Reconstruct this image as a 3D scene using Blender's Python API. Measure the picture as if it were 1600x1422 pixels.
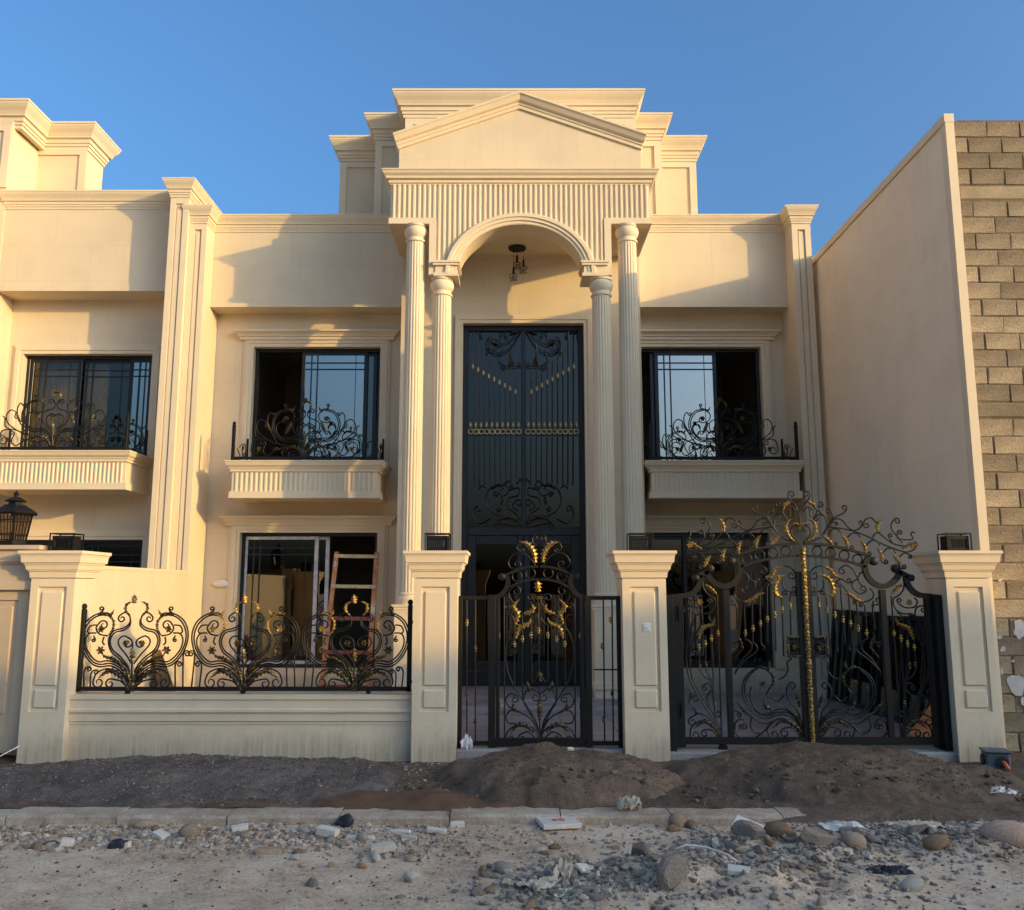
import bpy, bmesh, math, random
from mathutils import Vector, Matrix, noise
R = math.radians
scene = bpy.context.scene
for o in list(bpy.data.objects):
    bpy.data.objects.remove(o)
COL = scene.collection

# ------------------------------------------------------------------ camera
cam = bpy.data.cameras.new('camera')
cam.sensor_width = 36.0
cam.lens = 36.0 * 1350.0 / 1600.0
cam.clip_end = 2000.0
camo = bpy.data.objects.new('camera', cam)
COL.objects.link(camo)
camo.location = (0, 0, 1.63)
camo.rotation_euler = (R(90 + 8.8), 0, 0)
scene.camera = camo

# ------------------------------------------------------------------ light
SUN_A, SUN_S = 1.80, 0.243           # dX per dY, drop per dX
hx, hy, hz = SUN_A, -1.0, SUN_A * SUN_S
SUN_EL = math.atan2(hz, math.hypot(hx, hy))
SUN_AZ = math.atan2(hx, hy)          # from +Y towards +X
world = bpy.data.worlds.new('World')
scene.world = world
world.use_nodes = True
wn = world.node_tree.nodes
sky = wn.new('ShaderNodeTexSky')
sky.sky_type = 'NISHITA'
sky.sun_disc = False
sky.sun_elevation = SUN_EL
sky.sun_rotation = SUN_AZ
sky.altitude = 0
sky.air_density = 1.0
sky.dust_density = 8.0
sky.ozone_density = 7.4
wn['Background'].inputs['Strength'].default_value = 0.15
wb = wn.new('ShaderNodeMix')           # daylight white balance of the photograph, the same over the whole sky
wb.data_type = 'RGBA'
wb.blend_type = 'MULTIPLY'
wb.inputs[0].default_value = 1.0
wb.inputs[7].default_value = (1.18, 1.0, 0.80, 1)
world.node_tree.links.new(sky.outputs[0], wb.inputs[6])
world.node_tree.links.new(wb.outputs[2], wn['Background'].inputs['Color'])
sun = bpy.data.lights.new('sun', 'SUN')
sun.energy = 2.0
sun.angle = R(0.55)
sun.color = (0.585, 0.375, 0.108)
suno = bpy.data.objects.new('sun', sun)
COL.objects.link(suno)
suno.rotation_euler = Vector((hx, hy, hz)).to_track_quat('Z', 'Y').to_euler()
suno.location = (30, -20, 20)
vs = scene.view_settings
vs.view_transform = 'Standard'
vs.look = 'None'
vs.exposure = 1.75
vs.gamma = 1.0
vs.use_curve_mapping = False
scene.cycles.max_bounces = 8
scene.cycles.diffuse_bounces = 4
scene.cycles.glossy_bounces = 4
scene.cycles.transparent_max_bounces = 12
scene.cycles.caustics_reflective = False
scene.cycles.caustics_refractive = False

# ------------------------------------------------------------------ helpers
BASE = {}                             # object -> world position of its thing's base

def put(o, parent=None):
    COL.objects.link(o)
    if parent is not None:
        o.parent = parent
    return o

def tag(o, label=None, cat=None, group=None, kind=None):
    if label: o['label'] = label
    if cat: o['category'] = cat
    if group: o['group'] = group
    if kind: o['kind'] = kind
    return o

def thing(name, label, cat, loc=(0, 0, 0), rz=0.0, group=None):
    o = bpy.data.objects.new(name, None)
    o.empty_display_size = 0.1
    o.location = loc
    o.rotation_euler = (0, 0, rz)
    COL.objects.link(o)
    BASE[o.name] = Vector(loc)
    return tag(o, label, cat, group)

def copy_tree(o, parent=None):
    c = o.copy()
    COL.objects.link(c)
    c.parent = parent
    for ch in list(o.children):
        copy_tree(ch, c)
    return c

class MB:
    """collects geometry in world (or local) coordinates"""
    def __init__(s):
        s.v, s.f = [], []
    def add(s, vs, fs):
        n = len(s.v)
        s.v.extend(vs)
        s.f.extend([tuple(i + n for i in f) for f in fs])
        return s
    def box(s, x0, x1, y0, y1, z0, z1):
        x0, x1 = sorted((x0, x1)); y0, y1 = sorted((y0, y1)); z0, z1 = sorted((z0, z1))
        return s.add([(x0,y0,z0),(x1,y0,z0),(x1,y1,z0),(x0,y1,z0),(x0,y0,z1),(x1,y0,z1),(x1,y1,z1),(x0,y1,z1)],
                     [(0,3,2,1),(4,5,6,7),(0,1,5,4),(1,2,6,5),(2,3,7,6),(3,0,4,7)])
    def bbox(s, x0, x1, y0, y1, z0, z1, b=0.006):
        """box with chamfered edges"""
        x0, x1 = sorted((x0, x1)); y0, y1 = sorted((y0, y1)); z0, z1 = sorted((z0, z1))
        b = min(b, (x1-x0)*.45, (y1-y0)*.45, (z1-z0)*.45)
        V, idx = [], {}
        for ix, (xa, xs) in enumerate(((x0, 1), (x1, -1))):
            for iy, (ya, ys) in enumerate(((y0, 1), (y1, -1))):
                for iz, (za, zs) in enumerate(((z0, 1), (z1, -1))):
                    idx[ix,iy,iz,'x'] = len(V); V.append((xa, ya+b*ys, za+b*zs))
                    idx[ix,iy,iz,'y'] = len(V); V.append((xa+b*xs, ya, za+b*zs))
                    idx[ix,iy,iz,'z'] = len(V); V.append((xa+b*xs, ya+b*ys, za))
        F = []
        q = lambda k, a: idx[k[0],k[1],k[2],a]
        for i in (0, 1):
            F.append([q((i,0,0),'x'),q((i,1,0),'x'),q((i,1,1),'x'),q((i,0,1),'x')][::(-1 if i == 0 else 1)])
            F.append([q((0,i,0),'y'),q((1,i,0),'y'),q((1,i,1),'y'),q((0,i,1),'y')][::(1 if i == 0 else -1)])
            F.append([q((0,0,i),'z'),q((1,0,i),'z'),q((1,1,i),'z'),q((0,1,i),'z')][::(-1 if i == 0 else 1)])
        for a in (0, 1):
            for c in (0, 1):
                F.append([q((0,a,c),'y'),q((1,a,c),'y'),q((1,a,c),'z'),q((0,a,c),'z')][::(-1 if a == c else 1)])
                F.append([q((a,0,c),'x'),q((a,1,c),'x'),q((a,1,c),'z'),q((a,0,c),'z')][::(1 if a == c else -1)])
                F.append([q((a,c,0),'x'),q((a,c,1),'x'),q((a,c,1),'y'),q((a,c,0),'y')][::(-1 if a == c else 1)])
        for ix in (0,1):
            for iy in (0,1):
                for iz in (0,1):
                    t = [q((ix,iy,iz),'x'),q((ix,iy,iz),'y'),q((ix,iy,iz),'z')]
                    F.append(t if (ix+iy+iz) % 2 == 0 else t[::-1])
        return s.add(V, F)
    def quad(s, a, b, c, d):
        return s.add([a, b, c, d], [(0, 1, 2, 3)])
    def prism(s, poly, y0, y1):
        """poly of (x,z), extruded along Y"""
        n = len(poly)
        vs = [(x, y0, z) for x, z in poly] + [(x, y1, z) for x, z in poly]
        fs = [tuple(range(n)), tuple(range(2*n-1, n-1, -1))]
        fs += [(i, i+n, (i+1) % n + n, (i+1) % n) for i in range(n)]
        return s.add(vs, fs)
    def prismz(s, poly, z0, z1):
        n = len(poly)
        vs = [(x, y, z0) for x, y in poly] + [(x, y, z1) for x, y in poly]
        fs = [tuple(range(n))[::-1], tuple(range(n, 2*n))]
        fs += [(i, (i+1) % n, (i+1) % n + n, i+n) for i in range(n)]
        return s.add(vs, fs)
    def lathe(s, prof, cx, cy, seg=24, mod=None):
        """prof list of (r,z); mod(a, i) scales r"""
        vs, fs = [], []
        for i, (r, z) in enumerate(prof):
            for k in range(seg):
                a = 2*math.pi*k/seg
                rr = r * (mod(k, i) if mod else 1)
                vs.append((cx + rr*math.cos(a), cy + rr*math.sin(a), z))
        for i in range(len(prof)-1):
            for k in range(seg):
                k2 = (k+1) % seg
                fs.append((i*seg+k, i*seg+k2, (i+1)*seg+k2, (i+1)*seg+k))
        fs.append(tuple(range(seg))[::-1])
        fs.append(tuple((len(prof)-1)*seg + k for k in range(seg)))
        return s.add(vs, fs)
    def tube(s, pts, r, n=6, taper=None):
        pts = [Vector(p) for p in pts]
        m = len(pts)
        vs, fs = [], []
        up = None
        for i, p in enumerate(pts):
            t = (pts[min(i+1, m-1)] - pts[max(i-1, 0)])
            if t.length < 1e-9: t = Vector((0, 0, 1))
            t.normalize()
            if up is None:
                up = Vector((0, 1, 0)) if abs(t.y) < .9 else Vector((1, 0, 0))
            a = t.cross(up)
            if a.length < 1e-6: a = t.orthogonal()
            a.normalize()
            b = a.cross(t).normalized()
            up = b
            rr = r * (taper(i/(m-1)) if taper else 1)
            for k in range(n):
                q = 2*math.pi*(k+.5)/n
                vs.append(tuple(p + a*math.cos(q)*rr + b*math.sin(q)*rr))
        for i in range(m-1):
            for k in range(n):
                k2 = (k+1) % n
                fs.append((i*n+k, i*n+k2, (i+1)*n+k2, (i+1)*n+k))
        fs.append(tuple(range(n))[::-1]); fs.append(tuple((m-1)*n+k for k in range(n)))
        return s.add(vs, fs)
    def bar(s, p, q, w, d=None):
        """square bar between two points"""
        p, q = Vector(p), Vector(q); d = d or w
        t = (q-p).normalized()
        u = Vector((0, 1, 0)) if abs(t.y) < .9 else Vector((1, 0, 0))
        a = t.cross(u).normalized(); b = a.cross(t).normalized()
        vs = []
        for c in (p, q):
            for i, j in ((-1,-1),(1,-1),(1,1),(-1,1)):
                vs.append(tuple(c + a*i*w/2 + b*j*d/2))
        return s.add(vs, [(0,1,2,3),(7,6,5,4),(0,4,5,1),(1,5,6,2),(2,6,7,3),(3,7,4,0)])
    def molding(s, path, prof, frame='xy', closed=False):
        """sweep prof [(out, up)] along path [(a,b)], outward = right of travel; frame xy: plan path, prof up = z.
        frame xz: path in (x,z), prof 'up' = -y (towards viewer)"""
        P = [Vector(p) for p in path]
        n = len(P)
        vs, fs = [], []
        for i in range(n):
            if closed:
                d0 = (P[i]-P[i-1]).normalized(); d1 = (P[(i+1) % n]-P[i]).normalized()
            else:
                d0 = (P[i]-P[i-1]).normalized() if i else (P[1]-P[0]).normalized()
                d1 = (P[i+1]-P[i]).normalized() if i < n-1 else d0
            n0 = Vector((d0.y, -d0.x)); n1 = Vector((d1.y, -d1.x))
            m = (n0+n1); m = m / max(m.dot(n0), 1e-3)
            for o, u in prof:
                a, b = P[i] + m*o
                vs.append((a, b, u) if frame == 'xy' else (a, u, b))
        k = len(prof)
        rng = n if closed else n-1
        for i in range(rng):
            j = (i+1) % n
            for q in range(k-1):
                f = (i*k+q, i*k+q+1, j*k+q+1, j*k+q)
                fs.append(f)
        if not closed:
            fs.append(tuple(range(k))[::-1]); fs.append(tuple((n-1)*k+q for q in range(k)))
        return s.add(vs, fs)
    def build(s, name, mat, parent=None, smooth=False, off=None, auto=None):
        me = bpy.data.meshes.new(name)
        root = parent
        while root is not None and root.parent is not None:
            root = root.parent
        b = off if off is not None else (BASE.get(root.name, Vector()) if root else Vector())
        if b.length > 0:
            vs = [(v[0]-b[0], v[1]-b[1], v[2]-b[2]) for v in s.v]
        else:
            vs = s.v
        me.from_pydata([tuple(v) for v in vs], [], s.f)
        me.validate()
        bm = bmesh.new(); bm.from_mesh(me)
        bmesh.ops.recalc_face_normals(bm, faces=bm.faces)
        bm.to_mesh(me); bm.free()
        if smooth:
            me.polygons.foreach_set('use_smooth', [True]*len(me.polygons))
            if auto:
                me.set_sharp_from_angle(angle=R(auto))
        me.materials.append(M[mat])
        o = bpy.data.objects.new(name, me)
        return put(o, parent)

def holes_wall(mb, x0, x1, z0, z1, yf, yb, holes):
    """vertical slab facing -Y with rectangular holes (hx0,hx1,hz0,hz1)"""
    xs = sorted({x0, x1, *[h[0] for h in holes], *[h[1] for h in holes]})
    zs = sorted({z0, z1, *[h[2] for h in holes], *[h[3] for h in holes]})
    inh = lambda x, z: any(h[0] < x < h[1] and h[2] < z < h[3] for h in holes)
    for i in range(len(xs)-1):
        j = 0
        while j < len(zs)-1:
            xm = (xs[i]+xs[i+1])/2
            if inh(xm, (zs[j]+zs[j+1])/2):
                j += 1; continue
            k = j
            while k+1 < len(zs)-1 and not inh(xm, (zs[k+1]+zs[k+2])/2): k += 1
            mb.box(xs[i], xs[i+1], yf, yb, zs[j], zs[k+1])
            j = k+1

# ------------------------------------------------------------------ materials
M = {}
class NT:
    def __init__(s, name):
        m = bpy.data.materials.new(name); m.use_nodes = True
        M[name] = m
        s.t = m.node_tree; s.n = s.t.nodes; s.p = s.n['Principled BSDF']
        s.out = s.n['Material Output']
        s.co = s.n.new('ShaderNodeTexCoord').outputs['Object']
    def link(s, a, b): s.t.links.new(a, b)
    def noise(s, scale, detail=4, rough=.55, vec=None, dist=0):
        n = s.n.new('ShaderNodeTexNoise'); n.inputs['Scale'].default_value = scale
        n.inputs['Detail'].default_value = detail; n.inputs['Roughness'].default_value = rough
        n.inputs['Distortion'].default_value = dist
        s.link(vec or s.co, n.inputs['Vector']); return n.outputs['Fac']
    def ramp(s, fac, stops):
        r = s.n.new('ShaderNodeValToRGB'); e = r.color_ramp.elements
        while len(e) < len(stops): e.new(.5)
        for el, (p, c) in zip(e, stops):
            el.position = p; el.color = (*c, 1) if len(c) == 3 else c
        s.link(fac, r.inputs[0]); return r.outputs[0]
    def mix(s, fac, a, b, mode='MIX'):
        m = s.n.new('ShaderNodeMix'); m.data_type = 'RGBA'; m.blend_type = mode
        for sock, val in ((m.inputs[0], fac), (m.inputs[6], a), (m.inputs[7], b)):
            if hasattr(val, 'links'): s.link(val, sock)
            else: sock.default_value = val if not isinstance(val, tuple) else ((*val, 1) if len(val) == 3 else val)
        return m.outputs[2]
    def math(s, op, a, b=0.0, c=None):
        m = s.n.new('ShaderNodeMath'); m.operation = op
        for i, v in enumerate((a, b, c)):
            if v is None: continue
            if hasattr(v, 'links'): s.link(v, m.inputs[i])
            else: m.inputs[i].default_value = v
        return m.outputs[0]
    def sep(s, vec=None):
        n = s.n.new('ShaderNodeSeparateXYZ'); s.link(vec or s.co, n.inputs[0]); return n.outputs
    def comb(s, x, y, z):
        n = s.n.new('ShaderNodeCombineXYZ')
        for i, v in enumerate((x, y, z)):
            if hasattr(v, 'links'): s.link(v, n.inputs[i])
            else: n.inputs[i].default_value = v
        return n.outputs[0]
    def scale(s, v3):
        n = s.n.new('ShaderNodeMapping'); n.inputs['Scale'].default_value = v3
        s.link(s.co, n.inputs[0]); return n.outputs[0]
    def bump(s, h, strength=.3, dist=.01, prev=None):
        b = s.n.new('ShaderNodeBump'); b.inputs['Strength'].default_value = strength
        b.inputs['Distance'].default_value = dist; s.link(h, b.inputs['Height'])
        if prev: s.link(prev, b.inputs['Normal'])
        s.link(b.outputs[0], s.p.inputs['Normal']); return b.outputs[0]
    def col(s, c):
        if hasattr(c, 'links'): s.link(c, s.p.inputs['Base Color'])
        else: s.p.inputs['Base Color'].default_value = (*c, 1)
    def set(s, rough=None, metal=None, spec=None):
        if rough is not None:
            if hasattr(rough, 'links'): s.link(rough, s.p.inputs['Roughness'])
            else: s.p.inputs['Roughness'].default_value = rough
        if metal is not None: s.p.inputs['Metallic'].default_value = metal
        if spec is not None: s.p.inputs['Specular IOR Level'].default_value = spec

def stone(name, base, var=.06, joints=None, stain=None, rough=.75):
    """cut limestone cladding; joints=(course height, length); stain=(z0,z1) ground splash"""
    t = NT(name)
    b = base
    dk = tuple(c*(1-var*1.6) for c in b); lt = tuple(min(1, c*(1+var)) for c in b)
    big = t.noise(1.3, 5, .6)
    c = t.ramp(big, [(.3, dk), (.52, b), (.75, lt)])
    fine = t.noise(55, 3, .6)
    c = t.mix(.10, c, t.ramp(fine, [(.35, tuple(x*.75 for x in b)), (.65, lt)]))
    streak = t.noise(1.0, 5, .65, t.scale((9, 9, .7)))
    c = t.mix(t.math('MULTIPLY', t.ramp(streak, [(.52, (0,0,0)), (.78, (1,1,1))]), .15), c, tuple(x*.62 for x in b))
    h = t.math('MULTIPLY', fine, .25)
    if joints:
        x, y, z = t.sep()
        br = t.n.new('ShaderNodeTexBrick')
        br.inputs['Scale'].default_value = 1.0
        br.inputs['Mortar Size'].default_value = .0035
        br.inputs['Mortar Smooth'].default_value = .6
        br.inputs['Brick Width'].default_value = joints[1]
        br.inputs['Row Height'].default_value = joints[0]
        br.inputs['Color1'].default_value = (.94, .94, .94, 1); br.inputs['Color2'].default_value = (1, 1, 1, 1)
        br.inputs['Mortar'].default_value = (.70, .66, .60, 1)
        t.link(t.comb(t.math('ADD', x, y), z, 0), br.inputs['Vector'])
        c = t.mix(.55, c, br.outputs['Color'], 'MULTIPLY')
        h = t.math('SUBTRACT', h, t.math('MULTIPLY', br.outputs['Fac'], .5))
    if stain:
        z = t.sep()[2]
        n2 = t.noise(3.2, 6, .7)
        k = t.math('SUBTRACT', t.math('MULTIPLY', n2, 1.1), t.math('MULTIPLY', t.math('SUBTRACT', z, stain[0]), 1/(stain[1]-stain[0])))
        k = t.ramp(k, [(.0, (0,0,0)), (.45, (1,1,1))])
        drip = t.noise(1.0, 4, .7, t.scale((26, 26, 1.1)))
        k2 = t.math('MULTIPLY', k, t.ramp(drip, [(.3, (.25,.25,.25)), (.7, (1,1,1))]))
        c = t.mix(t.math('MULTIPLY', k2, .75), c, (.27, .215, .145))
    t.col(c); t.set(rough, 0, .35)
    t.bump(h, .25, .004)
    return t
CREAM = (.715, .585, .395)
stone('villa_stone', CREAM, .05, (.62, 1.15))
stone('villa_trim', (.745, .612, .415), .045)
stone('plaster_wall', (.88, .725, .515), .05, (.78, 3.1))
stone('neighbour_stone', (.725, .595, .405), .05, (.6, 1.2))
stone('pillar_stone', (.76, .61, .41), .07, None, (.0, .62))
stone('plinth_stone', (.73, .585, .395), .09, (.62, 1.6), (.0, .5))
stone('tan_stone', (.52, .40, .27), .10, None, (.0, .5))
stone('interior', (.46, .38, .30), .1)

def simple(name, c, rough=.5, metal=0, spec=.5, var=0, scale=20, bump=0):
    t = NT(name)
    if var:
        n = t.noise(scale, 5, .6)
        t.col(t.ramp(n, [(.25, tuple(x*(1-var) for x in c)), (.75, tuple(min(1, x*(1+var)) for x in c))]))
        if bump: t.bump(n, bump, .01)
    else: t.col(c)
    t.set(rough, metal, spec)
    return t
simple('iron_black', (.008, .0075, .007), .55, .0, .25, .5, 30, .1)
simple('iron_bronze', (.011, .0085, .006), .5, .05, .3, .5, 30, .1)
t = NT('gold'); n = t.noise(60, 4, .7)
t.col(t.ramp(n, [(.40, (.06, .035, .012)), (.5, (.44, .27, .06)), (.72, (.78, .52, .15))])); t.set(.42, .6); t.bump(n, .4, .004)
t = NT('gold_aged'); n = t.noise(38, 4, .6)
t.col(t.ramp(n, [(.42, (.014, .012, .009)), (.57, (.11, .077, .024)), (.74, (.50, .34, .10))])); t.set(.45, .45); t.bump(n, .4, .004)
t = NT('gold_worn'); n = t.noise(70, 4, .75)
t.col(t.ramp(n, [(.43, (.03, .02, .008)), (.54, (.30, .185, .045)), (.72, (.72, .47, .13))])); t.set(.45, .5); t.bump(n, .5, .004)
simple('gold_bead', (.62, .47, .20), .4, .35, .5, .25, 60)
simple('reflection_panel', (.66, .46, .24), .9, 0, .2, .3, 6, .3)  # warm tan imitating a sunlit wall mirrored in the neighbour's window
simple('frame_black', (.014, .016, .018), .35, .2, .5, .3, 8)
t = NT('tape_white'); n = t.noise(9, 3); sp = t.noise(60, 2)
t.col(t.mix(t.ramp(sp, [(.62, (0,0,0)), (.66, (1,1,1))]), t.ramp(n, [(.3, (.45,.44,.44)), (.7, (.66,.65,.64))]), (.42, .20, .18))); t.set(.45)
def glass(name, refl, tint, rough=.015):
    t = NT(name)
    t.n.remove(t.p)
    g = t.n.new('ShaderNodeBsdfGlossy'); g.inputs['Color'].default_value = (1, .965, .87, 1); g.inputs['Roughness'].default_value = rough
    tr = t.n.new('ShaderNodeBsdfTransparent'); tr.inputs['Color'].default_value = (*tint, 1)
    fr = t.n.new('ShaderNodeFresnel'); fr.inputs['IOR'].default_value = 1.5
    f = t.math('MINIMUM', t.math('ADD', fr.outputs[0], refl), 1.0)
    wob = t.noise(1.1, 2, .5)
    b = t.n.new('ShaderNodeBump'); b.inputs['Strength'].default_value = .04; b.inputs['Distance'].default_value = .02
    t.link(wob, b.inputs['Height']); t.link(b.outputs[0], g.inputs['Normal'])
    m = t.n.new('ShaderNodeMixShader')
    t.link(f, m.inputs[0]); t.link(tr.outputs[0], m.inputs[1]); t.link(g.outputs[0], m.inputs[2])
    t.link(m.outputs[0], t.out.inputs['Surface'])
glass('glass_reflective', .42, (.25, .27, .28))
glass('glass_tinted', .10, (.10, .11, .12))
glass('glass_clear', .015, (.92, .88, .82))
glass('glass_door', .022, (.08, .09, .10))
glass('glass_smoke', .12, (.55, .48, .40))
simple('lamp_lens', (.55, .48, .36), .4, 0, .5, .15, 30)
simple('white_plastic', (.76, .70, .62), .45)
simple('plastic_grey', (.10, .115, .115), .5, 0, .5, .2, 10)
simple('plastic_dark', (.02, .02, .02), .6)
simple('pipe_orange', (.70, .14, .04), .5)
simple('bag_white', (.66, .59, .49), .55, 0, .4, .15, 12, .4)
simple('bag_pink', (.72, .66, .68), .5, 0, .4, .25, 18, .4)
simple('paper_tan', (.52, .43, .31), .8, 0, .2, .2, 14, .4)
t = NT('ladder_wood'); n = t.noise(14, 5, .7); n2 = t.noise(5, 4, .7)
c = t.ramp(n, [(.3, (.42, .11, .03)), (.55, (.60, .25, .08)), (.75, (.66, .44, .23))])
t.col(t.mix(t.ramp(n2, [(.56, (0,0,0)), (.66, (1,1,1))]), c, (.66, .55, .38))); t.set(.7); t.bump(n, .3, .004)
simple('rung_wood', (.64, .46, .25), .75, 0, .3, .25, 16, .3)
simple('rung_red', (.36, .10, .055), .7, 0, .3, .3, 16, .3)
simple('board_brown', (.13, .075, .04), .75, 0, .3, .35, 7, .2)
simple('slab_white', (.66, .575, .46), .7, 0, .3, .12, 14, .3)
simple('paint_red', (.45, .08, .06), .6)
simple('leaf_green', (.05, .13, .03), .6, 0, .4, .3, 20)
# ================================================================== the villa
CX = 0.12                              # middle of the portico
def cornice_prof(zt, h, out):
    """classical cornice: fillet, cyma, fillet, fascia, bed steps; zt top, h height, out overhang"""
    return [(-.06, zt), (out, zt), (out, zt-.08*h), (out*.93, zt-.10*h), (out*.93, zt-.15*h), (out*.80, zt-.26*h), (out*.62, zt-.38*h),
            (out*.50, zt-.50*h), (out*.48, zt-.56*h), (out*.30, zt-.58*h), (out*.30, zt-.74*h), (out*.20, zt-.76*h), (out*.20, zt-.86*h),
            (out*.10, zt-.88*h), (out*.10, zt-h), (-.06, zt-h)]

def window(house, x0, x1, z0, z1, yf, sashes, frame='frame_black', name='window'):
    """aluminium slider in an opening; sashes = [(x0,x1,dy,glass,frame mat,grid)]"""
    mb = MB(); w = .055
    mb.bbox(x0, x1, yf, yf+.11, z1-w, z1, .004); mb.bbox(x0, x1, yf, yf+.11, z0, z0+w, .004)
    mb.bbox(x0, x0+w, yf+.001, yf+.109, z0+w, z1-w, .004); mb.bbox(x1-w, x1, yf+.001, yf+.109, z0+w, z1-w, .004)
    win = mb.build(name, frame, house)
    for (a, b, dy, gl, fm, grid) in sashes:
        s = MB(); q = .062; y = yf+.02+dy
        za, zb = z0+w*.8, z1-w*.8
        s.bbox(a, b, y, y+.035, zb-q, zb, .004); s.bbox(a, b, y, y+.035, za, za+q, .004)
        s.bbox(a, a+q, y+.001, y+.034, za+q, zb-q, .004); s.bbox(b-q, b, y+.001, y+.034, za+q, zb-q, .004)
        s.build('sash', fm, win)
        p = MB(); p.box(a+q-.005, b-q+.005, y+.014, y+.022, za+q-.005, zb-q+.005)
        p.build('pane', gl, win)
        if grid:
            g = MB(); r = .011
            gx0, gx1, gz0, gz1 = a+q, b-q, za+q, zb-q
            for dz in (.13, .24): g.box(gx0, gx1, y+.006, y+.012, gz1-dz-r, gz1-dz+r)
            for dx in (.10, .20): g.box(gx0+dx-r, gx0+dx+r, y+.0055, y+.0115, gz0, gz1)
            g.box(gx1-.14-r*.4, gx1-.14+r*.4, y+.0057, y+.0117, gz0, gz1)
            g.build('muntin', 'frame_black', win)
    return win

def surround(house, x0, x1, z0, z1, yf, mat='villa_trim', header=True, w=.16):
    """stepped architrave round an opening, with a projecting header"""
    mb = MB()
    prof = [(-.002, yf+.02), (-.002, yf-.035), (.05, yf-.035), (.055, yf-.05), (.12, yf-.05), (.125, yf-.03), (w, yf-.03), (w, yf+.02)]
    path = [(x0, z0), (x0, z1), (x1, z1), (x1, z0)]          # outward must be left of travel: reverse
    mb.molding(path[::-1], prof, 'xz')
    o = mb.build('architrave', mat, house)
    if header:
        h = MB()
        zt = z1 + w + .10
        hp = [(0, zt), (.13, zt), (.13, zt-.03), (.11, zt-.035), (.07, zt-.075), (.07, zt-.095), (.045, zt-.10), (.045, zt-.15), (0, zt-.15)]
        h.molding([(x0-w-.02, yf), (x0-w-.02, yf-.03), (x1+w+.02, yf-.03), (x1+w+.02, yf)], hp)
        h.build('window_header', mat, house)
    return o

def fluted(mb, x0, x1, z0f, z1, y, pitch, depth=.022, duty=.62):
    """vertical ribs; z0f(x) lower end"""
    n = max(1, round((x1-x0)/pitch)); p = (x1-x0)/n
    for i in range(n):
        a = x0 + p*i + p*(1-duty)/2; b = a + p*duty
        za, zb = z0f(a), z0f(b)
        if max(za, zb) > z1-.02: continue
        c = .012
        vs = [(a, y+.004, za), (a+c, y-depth, za), (b-c, y-depth, zb), (b, y+.004, zb),
              (a, y+.004, z1), (a+c, y-depth, z1-.015), (b-c, y-depth, z1-.015), (b, y+.004, z1)]
        mb.add(vs, [(0,1,2,3),(7,6,5,4),(0,4,5,1),(1,5,6,2),(2,6,7,3),(3,7,4,0)])

def balcony(house, x0, x1, yf, yb, zt, zb, pitch=.0735, mat='villa_trim'):
    """x0..x1 = body; cornice overhangs by .1"""
    b = MB(); b.box(x0, x1, yf, yb, zb+.09, zt-.005)
    body = b.build('balcony', mat, house)
    c = MB(); c.molding([(x0, yb), (x0, yf), (x1, yf), (x1, yb)],
            [(-.3, zt), (.10, zt), (.10, zt-.02), (.09, zt-.025), (.075, zt-.07), (.04, zt-.105), (.04, zt-.12), (.025, zt-.125), (.025, zt-.165), (-.02, zt-.165)])
    c.build('balcony_cornice', mat, body)
    f = MB(); fluted(f, x0+.03, x1-.03, lambda x: zb+.10, zt-.168, yf, pitch, .016)
    f.build('fluting', mat, body)
    q = MB(); q.molding([(x0, yb), (x0, yf), (x1, yf), (x1, yb)], [(-.3, zb+.105), (.03, zb+.105), (.03, zb), (-.3, zb)])
    q.box(x0+.1, x1-.1, yf+.1, yb, zb+.012, zb+.095)
    q.build('balcony_base', mat, body)
    return body

def pilaster(house, x0, x1, yf, yb, z0, z1, mat='villa_trim'):
    """pilaster with a long sunk panel"""
    mb = MB(); g = .05; d = .035; w = x1-x0; a0, a1 = x0+w*.30, x1-w*.30
    mb.box(x0, x1, yf+d, yb, z0, z1)
    mb.box(x0, a0, yf, yf+d, z0, z1); mb.box(a1, x1, yf, yf+d, z0, z1)
    mb.box(a0, a1, yf, yf+d, z1-.12, z1); mb.box(a0, a1, yf, yf+d, z0, z0+.3)
    p = mb.build('pilaster', mat, house)
    q = MB(); q.box(a0+.022, a1-.022, yf+d-.018, yf+d+.01, z0+.33, z1-.15)
    q.build('sunk_panel', mat, p)
    return p

def column(house, cx, cy, r, z0, z1, nfl=20):
    """fluted shaft with base and moulded capital"""
    col = MB(); seg = nfl*4
    zc = z1-.27; zb = z0+.16
    rows = 7
    prof = []
    for i in range(rows+1):
        t = i/rows
        prof.append((r*(1.0-.10*t**1.7), zb+(zc-zb)*t))
    fl = [1.0, .985, .925, .985]
    col.lathe(prof, cx, cy, seg, lambda k, i: fl[k % 4])
    o = col.build('column', 'villa_trim', house, True, auto=25)
    rt = r*.9
    cap = MB().lathe([(rt*1.0, zc), (rt*1.12, zc+.005), (rt*1.14, zc+.02), (rt*1.10, zc+.035), (rt*.98, zc+.04), (rt*.98, zc+.075), (rt*1.06, zc+.085),
                      (rt*1.22, zc+.12), (rt*1.28, zc+.16), (rt*1.25, zc+.20), (rt*1.12, zc+.225), (rt*1.0, zc+.235), (rt*1.15, zc+.24), (rt*1.2, z1)], cx, cy, 32)
    cap.build('capital', 'villa_trim', o, True, auto=40)
    b = MB().lathe([(r*1.3, z0), (r*1.3, z0+.04), (r*1.34, z0+.06), (r*1.3, z0+.09), (r*1.12, z0+.10), (r*1.1, z0+.12), (r*1.16, z0+.14), (r*1.0, zb)], cx, cy, 32)
    b.build('column_base', 'villa_trim', o, True, auto=40)
    return o

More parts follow.
